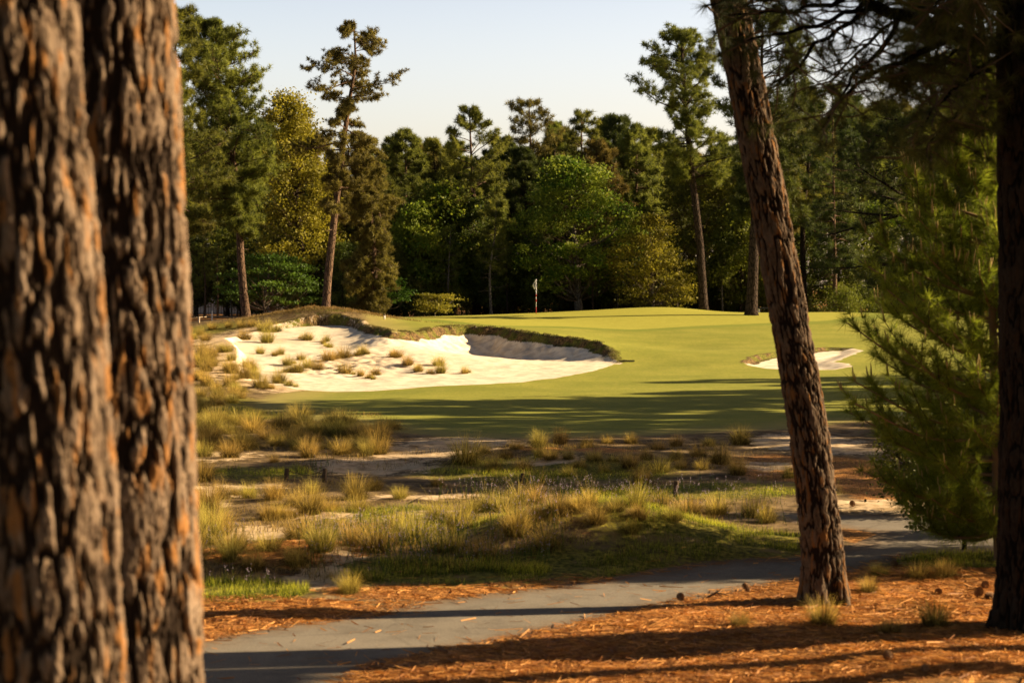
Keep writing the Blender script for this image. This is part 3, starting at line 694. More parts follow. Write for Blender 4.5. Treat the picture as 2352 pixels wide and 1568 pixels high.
protoS = [generic_broad(3.0, 1.5, 'dark_leaf', 40, 70, .16), generic_broad(2.4, 1.4, 'dark_leaf', 36, 70, .15), generic_broad(2.6, 1.3, 'lime', 34, 70, .13)]
plab = ['mid green pine in the wood behind the green', 'dark green pine deep in the wood behind the green', 'olive pine in the wood behind the green', 'mid green dark-barked pine in the wood behind the green', 'broad dark pine deep in the wood behind the green']
blab = ['dark leafy tree in the shade of the wood', 'olive leafy tree among the pines behind the green', 'fresh green leafy tree among the pines behind the green', 'broad dark leafy tree in the shade of the wood']
tops = [(930, 300, 132), (1000, 322, 136), (965, 335, 140), (1040, 330, 142), (1150, 315, 141), (1165, 330, 136), (1275, 285, 147), (1300, 300, 150), (1395, 270, 146), (1420, 268, 141), (1450, 290, 137), (1490, 300, 142), (1380, 330, 135), (900, 320, 138),
        (1540, 330, 146), (1650, 330, 150), (1700, 340, 140), (1780, 250, 132), (1850, 200, 128), (1200, 340, 134), (870, 380, 130), (1120, 390, 131)]
k = 0
for px, top, Y in tops:
    i = k % 5; k += 1; X = wx(px, Y); zb = gz(X, Y); H = wz(top, Y)-zb
    h0 = (14, 15, 13, 14, 15.5)[i]
    place('pine_tree', protoP[i], (X, Y, zb), plab[i], 'tree', 'pines in the wood behind the green', random.random()*6.28, H/h0)
for r_, (Ya, Yb, cnt, lo, hi) in enumerate(((146, 158, 26, 330, 400), (160, 182, 30, 340, 410), (186, 225, 34, 350, 420))):
    for j in range(cnt):
        px = 330+(2480-330)*(j+random.random())/cnt; Y = random.uniform(Ya, Yb); i = random.choice((1, 4, 1, 2, 0, 3, 2)); X = wx(px, Y); zb = gz(X, Y)
        top = random.uniform(lo, hi) - (120 if px > 1850 else 0) - (60 if px < 700 else 0)
        H = wz(top, Y)-zb; h0 = (14, 15, 13, 14, 15.5)[i]
        place('pine_tree', protoP[i], (X, Y, zb), plab[i], 'tree', 'pines in the wood behind the green', random.random()*6.28, H/h0)
for j in range(30):
    px = 420+(2350-420)*(j+random.random())/30; Y = random.uniform(127, 150); i = random.choice((0, 3, 0, 3, 1, 2)); X = wx(px, Y); zb = gz(X, Y)
    H = wz(random.uniform(420, 560), Y)-zb; h0 = (9, 7.5, 8, 9.5)[i]
    place('broadleaf_tree', protoB[i], (X, Y, zb), blab[i], 'tree', 'leafy trees under the pines', random.random()*6.28, H/h0)
for px, Y, top, i in ((960, 126, 470, 2), (1010, 127, 430, 2), (1440, 127, 540, 0), (1240, 125, 560, 0), (1180, 126, 520, 3), (1130, 125, 560, 0), (1400, 128, 560, 3), (1700, 126, 470, 1), (900, 124, 560, 0), (790, 122, 560, 0), (520, 128, 520, 1), (450, 130, 540, 1)):
    X = wx(px, Y); zb = gz(X, Y); H = wz(top, Y)-zb
    place('broadleaf_tree', protoB[i], (X, Y, zb), blab[i], 'tree', 'leafy trees under the pines', random.random()*6.28, H/(9, 7.5, 8, 9.5)[i])
for j in range(22):
    px = 430+(1780-430)*(j+random.random())/22; Y = random.uniform(125, 134); i = random.choice((0, 1, 3, 1)); X = wx(px, Y); zb = gz(X, Y)
    H = wz(random.uniform(520, 620), Y)-zb
    place('broadleaf_tree', protoB[i], (X, Y, zb), blab[i], 'tree', 'leafy trees under the pines', random.random()*6.28, H/(9, 7.5, 8, 9.5)[i])
for j in range(46):
    px = 600+(2300-600)*(j+random.random())/46; Y = random.uniform(123.5, 140); X = wx(px, Y); zb = gz(X, Y); i = random.choice((0, 1, 0, 1, 2))
    place('shrub', protoS[i], (X, Y, zb-.1), ('dark understorey shrub in the shade of the wood', 'low dark shrub in the shade of the wood', 'olive shrub at the foot of the wood')[i], 'shrub', 'shrubs along the foot of the wood', random.random()*6.28, random.uniform(.6, 1.1))
# thin trunks at the wood edge
thin = [generic_pine(h, r, 0, nb=22, per=12, nsec=6, ntip=3, L=.34, w=.034, leafm='needle', barkm=b, dead=6) for h, r, b in ((10, 1.3, 'bark_far'), (9, 1.1, 'bark_dark'), (8, 1.2, 'bark_grey'))]
for px, Y, top in ((825, 124, 560), (962, 126, 450), (935, 127, 560), (1030, 124, 520), (1128, 122.5, 470), (1165, 124, 560), (1060, 128, 590), (1285, 126, 600), (1362, 123.5, 590), (1418, 124, 600), (1250, 128, 610), (760, 126, 580), (500, 122, 560), (470, 125, 540), (532, 127, 560), (440, 124, 560), (515, 131, 560), (546, 135, 580), (1556, 124, 580), (1660, 125, 560), (1780, 124, 560)):
    i = random.randrange(3); X = wx(px, Y); zb = gz(X, Y); H = wz(top, Y)-zb
    place('pine_tree', thin[i], (X, Y, zb), ('slender warm-barked young pine at the wood edge', 'slender dark young pine at the wood edge', 'slender grey-barked young pine at the wood edge')[i], 'tree', 'slender young pines at the wood edge', random.random()*6.28, H/(10, 9, 8)[i])

# ------------------------------------------------------------------ near trunks with plated bark
def bark_trunk(axis, zr, nth, pw, ph, depth, mat, seed, flare=0.0, edge_r=1.0):
    """axis: list of (x,y,z,r) ; zr: list of z rows"""
    A = np.array(axis, float); z = np.asarray(zr, float)
    cx_, cy_, R = (np.interp(z, A[:, 2], A[:, i]) for i in (0, 1, 3))
    th = np.linspace(0, 2*PI, nth, endpoint=False)
    TH, Z = np.meshgrid(th, z); Rg = R[:, None]; Rm = R.mean()
    nx, ny = np.cos(TH)*Rm, np.sin(TH)*Rm
    k1 = .42/pw; kz = .42/ph
    ox = seed*7.31
    wz_ = (fbm(nx*5+ox, ny*5, Z*2.5, 3, seed+3)/.875-.5)
    f = fbm(nx*k1+ox+wz_*.9, ny*k1+wz_*.5, Z*kz+wz_*.6, 4, seed)/.9375
    g = fbm(nx*k1*1.7-ox, ny*k1*1.7+wz_, Z*kz*2.6+wz_*1.5, 3, seed+21)/.875
    h_ = fbm(nx*k1*3.1+ox, ny*k1*3.1, Z*kz*3.4, 3, seed+33)/.875
    wd = .10+.22*np.clip(fbm(nx*6, ny*6, Z*2, 2, seed+12)/.75-.15, 0, 1)
    a1 = sstep(0, 1, np.abs(2*f-1)/wd*.62); a2 = sstep(0, 1, np.abs(2*g-1)/.13); a3 = sstep(0, 1, np.abs(2*h_-1)/.14)
    ID = np.clip((vnoise(nx*k1*1.2, ny*k1*1.2, Z*kz*1.6, seed+40)-.1)*1.25, 0, 1); ID2 = np.clip((vnoise(nx*k1*2.2+9, ny*k1*2.2, Z*kz*2.2, seed+41)-.12)*1.3, 0, 1)
    rough = fbm(nx*55, ny*55, Z*24, 3, seed+9)/.875
    hgt = a1*(.42+.30*ID+.20*a2) + .14*a3*a1 + .34*(rough-.5)
    hgt = np.clip(hgt, 0, 1.1)
    e = hgt
    RR = Rg*1.0 + (hgt-.75)*depth
    if flare:
        fl = np.exp(-np.clip(Z-A[0, 2], 0, 9)/.30)*flare; RR = RR + fl*(.6+.55*np.sin(TH*5+seed)+.3*np.sin(TH*3+1))
    V = np.stack([cx_[:, None]+np.cos(TH)*RR, cy_[:, None]+np.sin(TH)*RR, Z], -1).reshape(-1, 3)
    nz = len(z); i = np.arange(nz-1)[:, None]*nth; j = np.arange(nth)[None]; j2 = (j+1) % nth
    q = np.stack([i+j, i+j2, i+nth+j2, i+nth+j], -1).reshape(-1, 4)
    me = mesh_np('trunk', V, [q], [mat], True)
    a = me.attributes.new('bark', 'FLOAT_VECTOR', 'POINT')
    a.data.foreach_set('vector', np.stack([e, ID, ID2], -1).reshape(-1, 3).astype(np.float32).ravel())
    return me
def near_axis(Y, pts, zb, dy=0.0, top=None):
    """pts: (px centre, py, radius m) from base up"""
    bx = pts[0][0]; ax = [((px-bx)*Y/F, 0.0, wz(py, Y)-zb, r) for px, py, r in pts]
    ax[0] = (ax[0][0], 0, -.15, ax[0][3])
    if top: ax.append(top)
    return bx, ax
def zrows(a, b, c_, d, fine, coarse=.25): return np.concatenate([np.arange(a, b, coarse), np.arange(b, c_, fine), np.arange(c_, d, coarse*2)])

def top_crown(h0, h1, r, leafm='needle', seed=0, cx=0.0, nb=34):
    rows = [(h0, cx-r*.7, cx+r*.7), (h0+(h1-h0)*.4, cx-r, cx+r), (h0+(h1-h0)*.8, cx-r*.6, cx+r*.6), (h1, cx-.3, cx+.3)]
    return pine([(cx, 0, h0-2.2), (cx, 0, h0), (cx, 0, h1)], .12, rows, nb=nb, per=12, nsec=6, ntip=4, L=.3, w=.03, leafm=leafm, dead=0)

# left pair
Y = 7.9; bx, ax = near_axis(Y, [(150, 2350, .275), (138, 1568, .262), (116, 1100, .256), (92, 700, .250), (62, 350, .247), (30, 0, .243)], 0.0, top=(-1.1, .2, 17.0, .12))
e1 = empty('pine_tree', (wx(bx, Y), Y, gz(wx(bx, Y), Y)), 'nearest blurred pine trunk with rust orange plates cut by the picture edge', 'tree')
obj('trunk', bark_trunk(ax, zrows(-.15, 1.7, 5.0, 17, .0085), 460, .0235, .110, .042, M['bark_near'], 101), e1)
tc = top_crown(11, 17.5, 2.6, cx=-.9); obj('crown', tc[1], e1); obj('limbs', tc[0], e1)
Y = 9.4; bx, ax = near_axis(Y, [(300, 2000, .335), (312, 1568, .320), (300, 1100, .308), (288, 700, .300), (274, 350, .292), (262, 0, .285)], 0.0, top=(-.6, .1, 17.5, .12))
e1 = empty('pine_tree', (wx(bx, Y), Y, gz(wx(bx, Y), Y)), 'second big pine trunk with deep furrowed bark lit on its right side', 'tree')
obj('trunk', bark_trunk(ax, zrows(-.15, 1.4, 5.1, 17.5, .0085), 500, .0225, .105, .040, M['bark_near'], 211), e1)
obj('crown', tc[1], e1, (.4, 0, .6)); obj('limbs', tc[0], e1, (.4, 0, .6))
# leaning pine
Y = 21.9; zl = gz(wx(1898, Y), Y)
bx, ax = near_axis(Y, [(p_[0], p_[1], p_[2]*.93) for p_ in [(1898, 1400, .262), (1893, 1320, .250), (1888, 1250, .244), (1872, 1100, .240), (1851, 950, .236), (1826, 800, .230), (1798, 650, .226), (1768, 475, .222), (1738, 320, .222), (1706, 150, .220), (1673, 0, .216)]], zl, top=(-2.6, .2, 16.5, .08))
e1 = empty('pine_tree', (wx(bx, Y), Y, zl), 'leaning pine rising from the straw beside the cart path', 'tree')
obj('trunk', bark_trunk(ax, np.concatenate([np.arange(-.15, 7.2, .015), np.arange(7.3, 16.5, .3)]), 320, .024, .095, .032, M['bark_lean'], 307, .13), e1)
tc2 = top_crown(10, 16.5, 2.4, cx=-2.1); obj('crown', tc2[1], e1); obj('limbs', tc2[0], e1)
# dark pine on the right with its overhanging limb
Y = 19.8; xr_ = wx(2389, Y); zr_ = gz(xr_, Y)
bx, ax = near_axis(Y, [(2389, 1468, .455), (2390, 1380, .43), (2392, 1200, .42), (2392, 900, .415), (2391, 600, .415), (2388, 300, .415), (2386, 0, .41)], zr_, top=(.3, .2, 18, .12))
eR = empty('pine_tree', (xr_, Y, zr_), 'thick dark pine trunk in shade with an overhanging limb', 'tree')
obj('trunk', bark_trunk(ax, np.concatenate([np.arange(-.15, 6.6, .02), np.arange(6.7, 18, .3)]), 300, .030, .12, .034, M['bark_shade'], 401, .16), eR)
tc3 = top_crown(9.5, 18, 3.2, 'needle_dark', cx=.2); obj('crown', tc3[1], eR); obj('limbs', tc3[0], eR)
lim = MB(); tw = MB(); T = []; D = []
def lp(pts, y0, y1):
    r = bezier_pts([((px-2389)*(Y+y)/F, y, wz(py, Y+y)-zr_) for (px, py), y in zip(pts, np.linspace(y0, y1, len(pts)))], 14)
    r[1:, 0] += (rng.random(len(r)-1)-.5)*.05; r[1:, 2] += (rng.random(len(r)-1)-.5)*.05; return r
BR = [([(2300, 110), (2200, 78), (2100, 42), (2035, 14), (1995, -15), (1930, -60)], .085, .04, 0, .8),
      ([(2025, 12), (1985, 22), (1930, 42), (1860, 70), (1790, 80), (1720, 92)], .03, .012, .5, .2),
      ([(2030, 18), (1990, 48), (1945, 85), (1905, 125), (1880, 170), (1850, 190)], .03, .012, .5, 1.2),
      ([(2080, 40), (2045, 95), (1995, 138), (1960, 160), (1925, 200), (1895, 235)], .032, .012, .3, -.5),
      ([(2190, 82), (2130, 125), (2060, 155), (2010, 190), (1975, 240), (1945, 290)], .036, .012, .1, .9),
      ([(2100, 42), (2070, 70), (2030, 120), (2000, 160), (1990, 200)], .022, .009, .4, 1.5),
      ([(2000, -10), (1950, 8), (1900, 18), (1850, 30), (1800, 28), (1740, 40)], .03, .012, .6, 1.0),
      ([(1960, -40), (1880, -20), (1820, 0), (1770, 5), (1715, 10)], .03, .012, .7, 1.6),
      ([(2280, 130), (2230, 160), (2170, 200), (2110, 240), (2070, 300)], .03, .012, -.2, -.8),
      ([(2260, 60), (2190, 30), (2120, 10), (2080, -30)], .03, .012, .2, 1.2), ([(2270, 40), (2210, 0), (2150, -30)], .03, .012, .2, -1.2),
      ([(2290, 215), (2220, 235), (2150, 280), (2085, 345)], .028, .01, -.1, -.6), ([(2290, 160), (2235, 150), (2160, 150), (2100, 175)], .026, .01, .2, .8), ([(2290, 20), (2220, -15), (2150, -10), (2090, 15)], .028, .01, .0, -.9),
      ([(2285, 90), (2240, 110), (2200, 130), (2150, 180), (2120, 200)], .025, .01, -.1, .9)]
for bi, (pts, r0, r1, y0, y1) in enumerate(BR):
    p = lp(pts, y0, y1); lim.tube(p, np.linspace(r0, r1, len(p)), 8)
    L0 = len(p)
    for k in range(2, L0):
        for q in range(3 if bi >= 8 else 2):
            d = np.array([jit(1), jit(.8), -.15+jit(.6)]); d /= np.linalg.norm(d); Ls = random.uniform(.25, .6); e = [p[k]]
            for m in range(4):
                d = d+np.array([jit(.45), jit(.45), jit(.4)-.05]); d /= np.linalg.norm(d); e.append(e[-1]+d*Ls/4)
            tw.tube(e, np.linspace(.011, .006, 5), 4, False); T.append(e[-1]); D.append(d)
            if random.random() < .5: T.append(e[2]); D.append(d)
    T.append(p[-1]); D.append(p[-1]-p[-2])
T = np.array(T); D = np.array(D); D = D/np.linalg.norm(D, axis=1)[:, None]
V, tri, ti = needles(T, D, 76, .19, .0042, .75, .1, .18)
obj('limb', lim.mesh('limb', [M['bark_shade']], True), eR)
obj('needles', build_crown('needles', tw, V, tri, ti, M['needle_dark'], M['twig']), eR)

# ------------------------------------------------------------------ young pine with candles
Y = 25.2; bxp = 2296; X0 = wx(bxp, Y); z0_ = gz(X0, Y)
eY = empty('young_pine', (X0, Y, z0_), 'bushy young pine with upright pale candles, glowing green beside the dark trunk', 'tree')
def yl(px, py, dy=0): return np.array([(px-bxp)*(Y+dy)/F, dy, wz(py, Y+dy)-z0_])
tp = bezier_pts([yl(2296, 1300), yl(2290, 1100), yl(2284, 850), yl(2276, 650), yl(2262, 450), yl(2243, 270), (yl(2228, 160))], 16); tp[0][2] = -.05
tm = MB(); tm.tube(tp, np.linspace(.075, .012, len(tp)), 8)
YR = [(160, 2205, 2250), (230, 2180, 2290), (300, 2165, 2300), (400, 2070, 2340), (480, 1985, 2380), (560, 1965, 2400), (640, 1945, 2420), (740, 1890, 2450), (830, 1930, 2460), (900, 1905, 2460), (990, 1950, 2460), (1080, 1990, 2450), (1160, 2040, 2440), (1250, 2120, 2430)]
yrow = [(wz(py, Y)-z0_, (a-bxp)*Y/F, (b-bxp)*Y/F) for py, a, b in YR]
NT_ = []; ND = []; CP = []; CD = []; shoots = MB(); yrow = sorted(yrow)
nbr = 110
for i in range(nbr):
    t = (i+.5*random.random())/nbr; ztip = yrow[0][0]+(yrow[-1][0]-yrow[0][0])*t
    xl, xr = interp_rows(yrow, ztip); az = i*2.39996+jit(.3); ca = math.cos(az)
    px0 = np.interp(ztip, tp[:, 2], tp[:, 0]); side = (xr-px0) if ca > 0 else px0-xl
    Lb = (abs(ca)*side+(1-abs(ca))*((xr-xl)/2))*random.uniform(.8, 1.05)
    el = .25+.75*t+jit(.12); zs = max(.35, min(ztip-Lb*math.tan(min(el, .9))*.55, tp[-1][2]-.05))
    p0 = np.array([np.interp(zs, tp[:, 2], tp[:, 0]), np.interp(zs, tp[:, 2], tp[:, 1]), zs])
    p2 = np.array([px0+ca*Lb, math.sin(az)*Lb*.75, ztip]); p1 = p0*.5+p2*.5+np.array([jit(.06), jit(.06), -.10*Lb])
    e = bezier_pts([p0, p1, p2], 10); tm.tube(e, np.linspace(.022+.008*(1-t), .008, len(e)), 5, False)
    tips = [(e[-1], e[-1]-e[-3])]
    for s_ in range(8):
        u = .25+.7*(s_+random.random())/8; k = min(int(u*(len(e)-1)), len(e)-2); bd = e[k+1]-e[k]; bd /= np.linalg.norm(bd)
        sd = np.cross(bd, [0, 0, 1.]); sd /= np.linalg.norm(sd)+1e-9
        d = bd*.7+sd*random.choice((-1, 1))*random.uniform(.4, .9)+np.array([0, 0, random.uniform(.1, .6)]); d /= np.linalg.norm(d); Ls = random.uniform(.18, .5)*(.5+.5*min(1, Lb/1.5))
        q = bezier_pts([e[k], e[k]+d*Ls*.5, e[k]+d*Ls+np.array([0, 0, .08])], 5); shoots.tube(q, np.linspace(.008, .005, len(q)), 4, False); tips.append((q[-1], q[-1]-q[-2]))
        for v in q[1:]: NT_.append(v); ND.append(d)
    for k in range(int(len(e)*.5), len(e)): NT_.append(e[k]); ND.append(e[k]-e[k-1])
    for (q, d) in tips:
        d = d/np.linalg.norm(d)
        if random.random() < .55+.4*(t > .6):
            up = d*.35+np.array([jit(.12), jit(.12), 1.]); up /= np.linalg.norm(up)
            for m in range(random.choice((1, 1, 2, 3))):
                CP.append(q+np.array([jit(.03), jit(.03), 0])); CD.append(up+np.array([jit(.18), jit(.18), 0]))
for m in range(5): CP.append(tp[-1]); CD.append(np.array([jit(.15), jit(.15), 1]))
for k in range(8, len(tp)): NT_.append(tp[k]); ND.append(np.array([0, 0, 1.]))
NT_ = np.array(NT_); ND = np.array(ND); ND /= np.linalg.norm(ND, axis=1)[:, None]
V, tri, ti = needles(NT_, ND+np.array([0, 0, .2]), 54, .21, .0058, .60, .0, .06)
obj('trunk', tm.mesh('trunk', [simple('young_pine_bark', (.24, .15, .085), .9, .1)], True), eY)
obj('needles', build_crown('needles', shoots, V, tri, ti, M['needle_young'], M['twig']), eY)
cm = MB()
for p, d in zip(CP, CD):
    d = d/np.linalg.norm(d); L = random.uniform(.09, .22); cm.tube([p, p+d*L*.3, p+d*L*.75, p+d*L], [.007, .010, .0085, .003], 5)
o = obj('candle_shoots', cm.mesh('candle_shoots', [simple('candle', (.40, .30, .12), .8, .1)], True), eY); o['kind'] = 'stuff'

# dark leafy shrubs at the foot of the young pine
for px, py, h, r, lb in ((2215, 1262, 2.1, .95, 'tall dark broadleaf shrub under the young pine beside the path'), (2130, 1180, 1.5, .8, 'rounded leafy shrub left of the tall dark shrub under the young pine'), (2285, 1225, 1.5, .7, 'leafy shrub tucked against the dark right trunk')):
    x, y, z = hit(px, py)
    ms = broad([(0, 0, 0), (.05, .02, h*.4), (.0, .05, h*.85)], .035, [(h*.18, -r*.7, r*.7), (h*.5, -r, r), (h*.8, -r*.8, r*.8), (h, -r*.3, r*.3)], 70, 70, 'dark_leaf' if px != 2285 else 'maple', 'bark_dark', .065, .22, .8, limbs=30)
    place('shrub', ms, (x, y, z-.03), lb, 'shrub', None, random.random()*6)

# pines outside the frame on the sunny side: their shadows stripe the turf and path
OFF = [(38, 70, 0, 1.0), (43, 74, 3, 1.0), (36, 75.5, 1, .85), (46, 69, 4, 1.05), (21, 53, 0, .9), (27, 56, 3, .95), (26, 60, 4, 1.0), (30, 52, 1, 1.0), (38, 66, 4, 1.1), (24, 47, 3, .95), (36, 58, 0, 1.0), (42, 52, 4, 1.0),
       (23, 41, 4, .95), (29, 39, 0, 1.0), (34, 44, 1, 1.1), 
       (11.8, 19.0, 3, 1.1), (9.3, 19.9, 0, 1.12), (8.5, 17.6, 1, 1.12), (10.8, 17.1, 4, 1.15), (18.5, 48.5, 1, .95), (48, 40, 0, 1.2)]
for q in range(34):      # the wood the photographer stands in
    a = -PI*(q+.5)/34+jit(.03); r = random.uniform(9, 40); x, y = r*math.cos(a)*1.1, 3+r*math.sin(a)
    OFF.append((x, y, (1, 4, 0, 3)[q % 4], random.uniform(1.0, 1.3)))
for q in range(16): OFF.append((-random.uniform(12, 45), random.uniform(4, 60), (1, 4, 0)[q % 3], random.uniform(1, 1.3)))
OFF = [o_ for o_ in OFF if abs(o_[0]) > .30*max(o_[1], 0)+3.2 or o_[1] < -2]
for x, y, i, s in OFF:
    place('pine_tree', protoP[i], (x, y, gz(x, y)), 'pine standing outside the view on the sunny side', 'tree', 'pines outside the view', random.random()*6.28, s)

x, y = 13.3, 27.2  # unseen tree added to keep sun off the lower young pine
place('broadleaf_tree', protoB[0], (x, y-.8, gz(x, y-.8)), 'small leafy tree added outside the view to shade the young pine', 'tree', None, 1.0, .72)
# ------------------------------------------------------------------ grasses
M['wire'] = leaf_mat('wiregrass_blades', (.085, .065, .016), (.74, .57, .14), .55, (1, .95, .75), .35, 3.0)
M['wire_green'] = leaf_mat('green_grass_blades', (.075, .10, .012), (.54, .50, .055), .58, None, .25, 1.0)
def blades(n_, r0, h, spread, w, segs=3, up=.55, arch=.7):
    az = rng.uniform(0, 2*PI, n_); rr = r0*np.sqrt(rng.random(n_)); lean = np.abs(rng.normal(0, spread, n_))
    L = h*rng.uniform(.5, 1.15, n_); out = np.stack([np.cos(az), np.sin(az), np.zeros(n_)], 1)
    base = np.stack([np.cos(az)*rr, np.sin(az)*rr, np.zeros(n_)], 1)
    sd = np.stack([-np.sin(az), np.cos(az), np.zeros(n_)], 1); tw_ = rng.normal(0, .6, n_)
    sd = sd*np.cos(tw_)[:, None]+out*np.sin(tw_)[:, None]
    P_ = [base]; ang = lean*.35
    for k in range(segs):
        ang = ang+lean*arch*(k+.6)/segs
        P_.append(P_[-1]+(out*np.sin(np.clip(ang, 0, 2.4))[:, None]+np.array([0, 0, 1.])*np.cos(np.clip(ang, 0, 2.4))[:, None])*(L/segs)[:, None])
    ws = np.linspace(1, .12, segs+1)*w
    V = np.stack([np.stack([P_[k]-sd*ws[k]/2, P_[k]+sd*ws[k]/2], 1) for k in range(segs+1)], 1).reshape(n_, -1, 3)
    q = np.array([[2*k, 2*k+1, 2*k+3, 2*k+2] for k in range(segs)])
    Q_ = (np.arange(n_)[:, None, None]*(2*segs+2)+q[None]).reshape(-1, 4)
    return V.reshape(-1, 3), Q_, np.repeat(rng.random(n_), segs)*.62+np.tile(np.linspace(-.12, .45, segs), n_)
tuss = []
for i in range(8):
    nb_ = (620, 700, 760, 640, 560, 700, 680, 600)[i]
    V, q, t = blades(nb_, .16, (.50, .56, .50, .60, .46, .52, .58, .5)[i], (1.15, 1.0, 1.3, .9, 1.4, 1.1, 1.0, 1.25)[i], .0068, 4)
    V *= .80/np.percentile(np.abs(V[:, :2]).max(1), 93)/2
    tuss.append(mesh_np('wiregrass_tussock', V, [q], [M['wire']], True, None, t))
tall = []
for i in range(3):
    V, q, t = blades(320, .15, .62, .75, .008, 4); V2, q2, t2 = blades(30, .14, 1.15, .45, .007, 6, arch=.9)
    tall.append(mesh_np('wiregrass_tussock', np.concatenate([V, V2]), [np.concatenate([q, q2+len(V)])], [M['wire']], True, None, np.concatenate([t, t2*.4+.6])))
def tussock(px, py, w, label, group, kind=None, hs=1.0, seed=None):
    x, y, z = hit(px, py); s = max(.30, w*y/F/.80)*1.5
    me = random.choice(tall if kind == 'tall' else tuss)
    o = obj('wiregrass_tussock', me, None, (x, y, z-.02), random.random()*6.28); o.scale = (s, s, min(s, 1.6)*.80*hs*random.uniform(.85, 1.2))
    return tag(o, label, 'grass tussock', group)
K5, OX5, OY5 = .476/1.0629, 440/1.0629, 720/1.0629
for x, y, w in [(165, 178, 60), (250, 168, 50), (315, 168, 60), (330, 228, 90), (445, 245, 90), (490, 190, 80), (430, 188, 100), (240, 292, 80), (410, 302, 60), (100, 205, 60), (130, 235, 70), (370, 160, 60), (60, 230, 70)]:
    tussock(OX5+K5*x, OY5+K5*y, w*K5, 'tawny wiregrass tussock on the sandy slope left of the big bunker', 'tussocks on the sandy slope left of the bunker')
for x, y, w in [(650, 232, 80), (750, 240, 50), (765, 270, 50), (515, 306, 60), (620, 332, 60), (760, 337, 80), (840, 322, 80), (935, 306, 70), (1110, 322, 70), (550, 362, 80), (600, 397, 90), (655, 374, 60), (705, 384, 70), (545, 397, 60), (845, 402, 90), (1165, 362, 70),
                (1220, 392, 70), (1325, 364, 70), (1335, 402, 80), (925, 416, 50), (975, 428, 50), (1000, 408, 50), (1460, 402, 40), (505, 453, 80), (555, 467, 70), (410, 477, 90), (470, 482, 40)]:
    tussock(OX5+K5*x, OY5+K5*y, w*K5*random.uniform(.8, 1.25), 'tawny wiregrass tussock growing in the bright sand of the big bunker', 'tussocks growing in the bunker sand')
    for q in range(random.choice((0, 1, 1, 2))):
        tussock(OX5+K5*(x+jit(.7)*w), OY5+K5*(y+jit(12)), w*K5*random.uniform(.3, .75), 'tawny wiregrass tussock growing in the bright sand of the big bunker', 'tussocks growing in the bunker sand')
for j in range(44):
    py = random.uniform(805, 950); px = random.uniform(425, 585-(py > 880)*30+(py < 830)*-20)
    tussock(px, py, random.uniform(26, 46), 'sunlit wiregrass tussock on the dry slope between big trunk and bunker', 'tussocks on the sunlit dry slope')
for j in range(56):
    px = random.uniform(425, 910); py = random.uniform(968, 1045) if px < 800 else random.uniform(985, 1035)
    tussock(px, py, random.uniform(45, 75), 'shaded brown wiregrass tussock in the band below the fairway', 'tussocks in the shaded band below the fairway', None, .78)
K6, OX6, OY6 = .3826/1.0629, 440/1.0629, 1000/1.0629
for a in [(150, 295, 150), (320, 305, 180), (600, 335, 70), (820, 305, 150), (1030, 285, 160), (1270, 285, 170), (1190, 295, 120), (140, 455, 200), (600, 575, 170), (720, 605, 130), (830, 660, 250), (1120, 575, 200), (1240, 515, 130), (1400, 565, 130), (440, 565, 130), (260, 565, 150), (350, 545, 80), (1640, 480, 100), (180, 640, 200), (100, 600, 160)]:
    tussock(OX6+K6*a[0], OY6+K6*a[1], a[2]*K6, 'wiregrass tussock among the sand patches around the low stakes', 'tussocks around the low stakes')
for a in [(560, 705, 150), (620, 695, 140), (760, 825, 250), (900, 905, 250), (1130, 650, 160), (740, 995, 200), (470, 1025, 200), (330, 905, 250), (80, 1005, 200), (1080, 1165, 170), (960, 650, 140), (700, 690, 130), (1250, 900, 280), (1500, 850, 280), (1640, 725, 180), (1400, 760, 200), (1700, 900, 240), (200, 770, 260), (60, 860, 240), (560, 900, 220)]:
    tussock(OX6+K6*a[0], OY6+K6*a[1], a[2]*K6, 'straw yellow wiregrass tussock in the patch left of the grassy mound', 'tussocks left of the grassy mound')
for a in [(200, 860, 260), (330, 960, 260), (90, 930, 240), (1100, 870, 260), (840, 540, 130), (120, 790, 220), (270, 800, 220), (1650, 720, 200)]:
    tussock(OX6+K6*a[0], OY6+K6*a[1], a[2]*K6*.8, 'tall wiregrass tussock with long arching seed stems', 'tall arching tussocks', 'tall')
K8, OX8, OY8 = .3827/1.0629, 1100/1.0629, 1000/1.0629
for a in [(215, 285, 100), (100, 345, 250), (270, 395, 150), (460, 385, 150), (640, 315, 120), (750, 320, 100), (920, 325, 130), (1140, 375, 140), (1320, 255, 120), (1440, 235, 110), (1440, 315, 110), (1580, 295, 150), (1330, 405, 180), (1470, 375, 100), (1220, 465, 150), (750, 425, 100), (1720, 345, 180), (1830, 415, 150),
          (1850, 222, 170), (2160, 435, 120), (870, 240, 110), (1000, 215, 100), (700, 215, 130), (560, 240, 130), (420, 250, 110), (1150, 215, 110), (1250, 320, 110), (980, 400, 100), (1650, 230, 100), (570, 300, 110), (350, 310, 120), (820, 370, 110), (1600, 380, 110), (1040, 330, 100)]:
    tussock(OX8+K8*a[0], OY8+K8*a[1], a[2]*K8, 'wiregrass tussock in the dappled strip between fairway and mound', 'tussocks between fairway and mound')
for a in [(690, 665, 200), (930, 735, 180), (1330, 625, 150), (1520, 665, 200), (1940, 685, 220), (1700, 665, 200), (540, 695, 150), (330, 655, 200), (140, 655, 150), (1150, 800, 130), (620, 900, 200), (420, 800, 250), (230, 950, 200), (60, 760, 220), (1200, 700, 150), (1050, 650, 160), (1420, 700, 160), (820, 640, 160), (2020, 720, 150)]:
    tussock(OX8+K8*a[0], OY8+K8*a[1], a[2]*K8, 'golden wiregrass tussock on the grassy mound above the path', 'tussocks on the grassy mound')
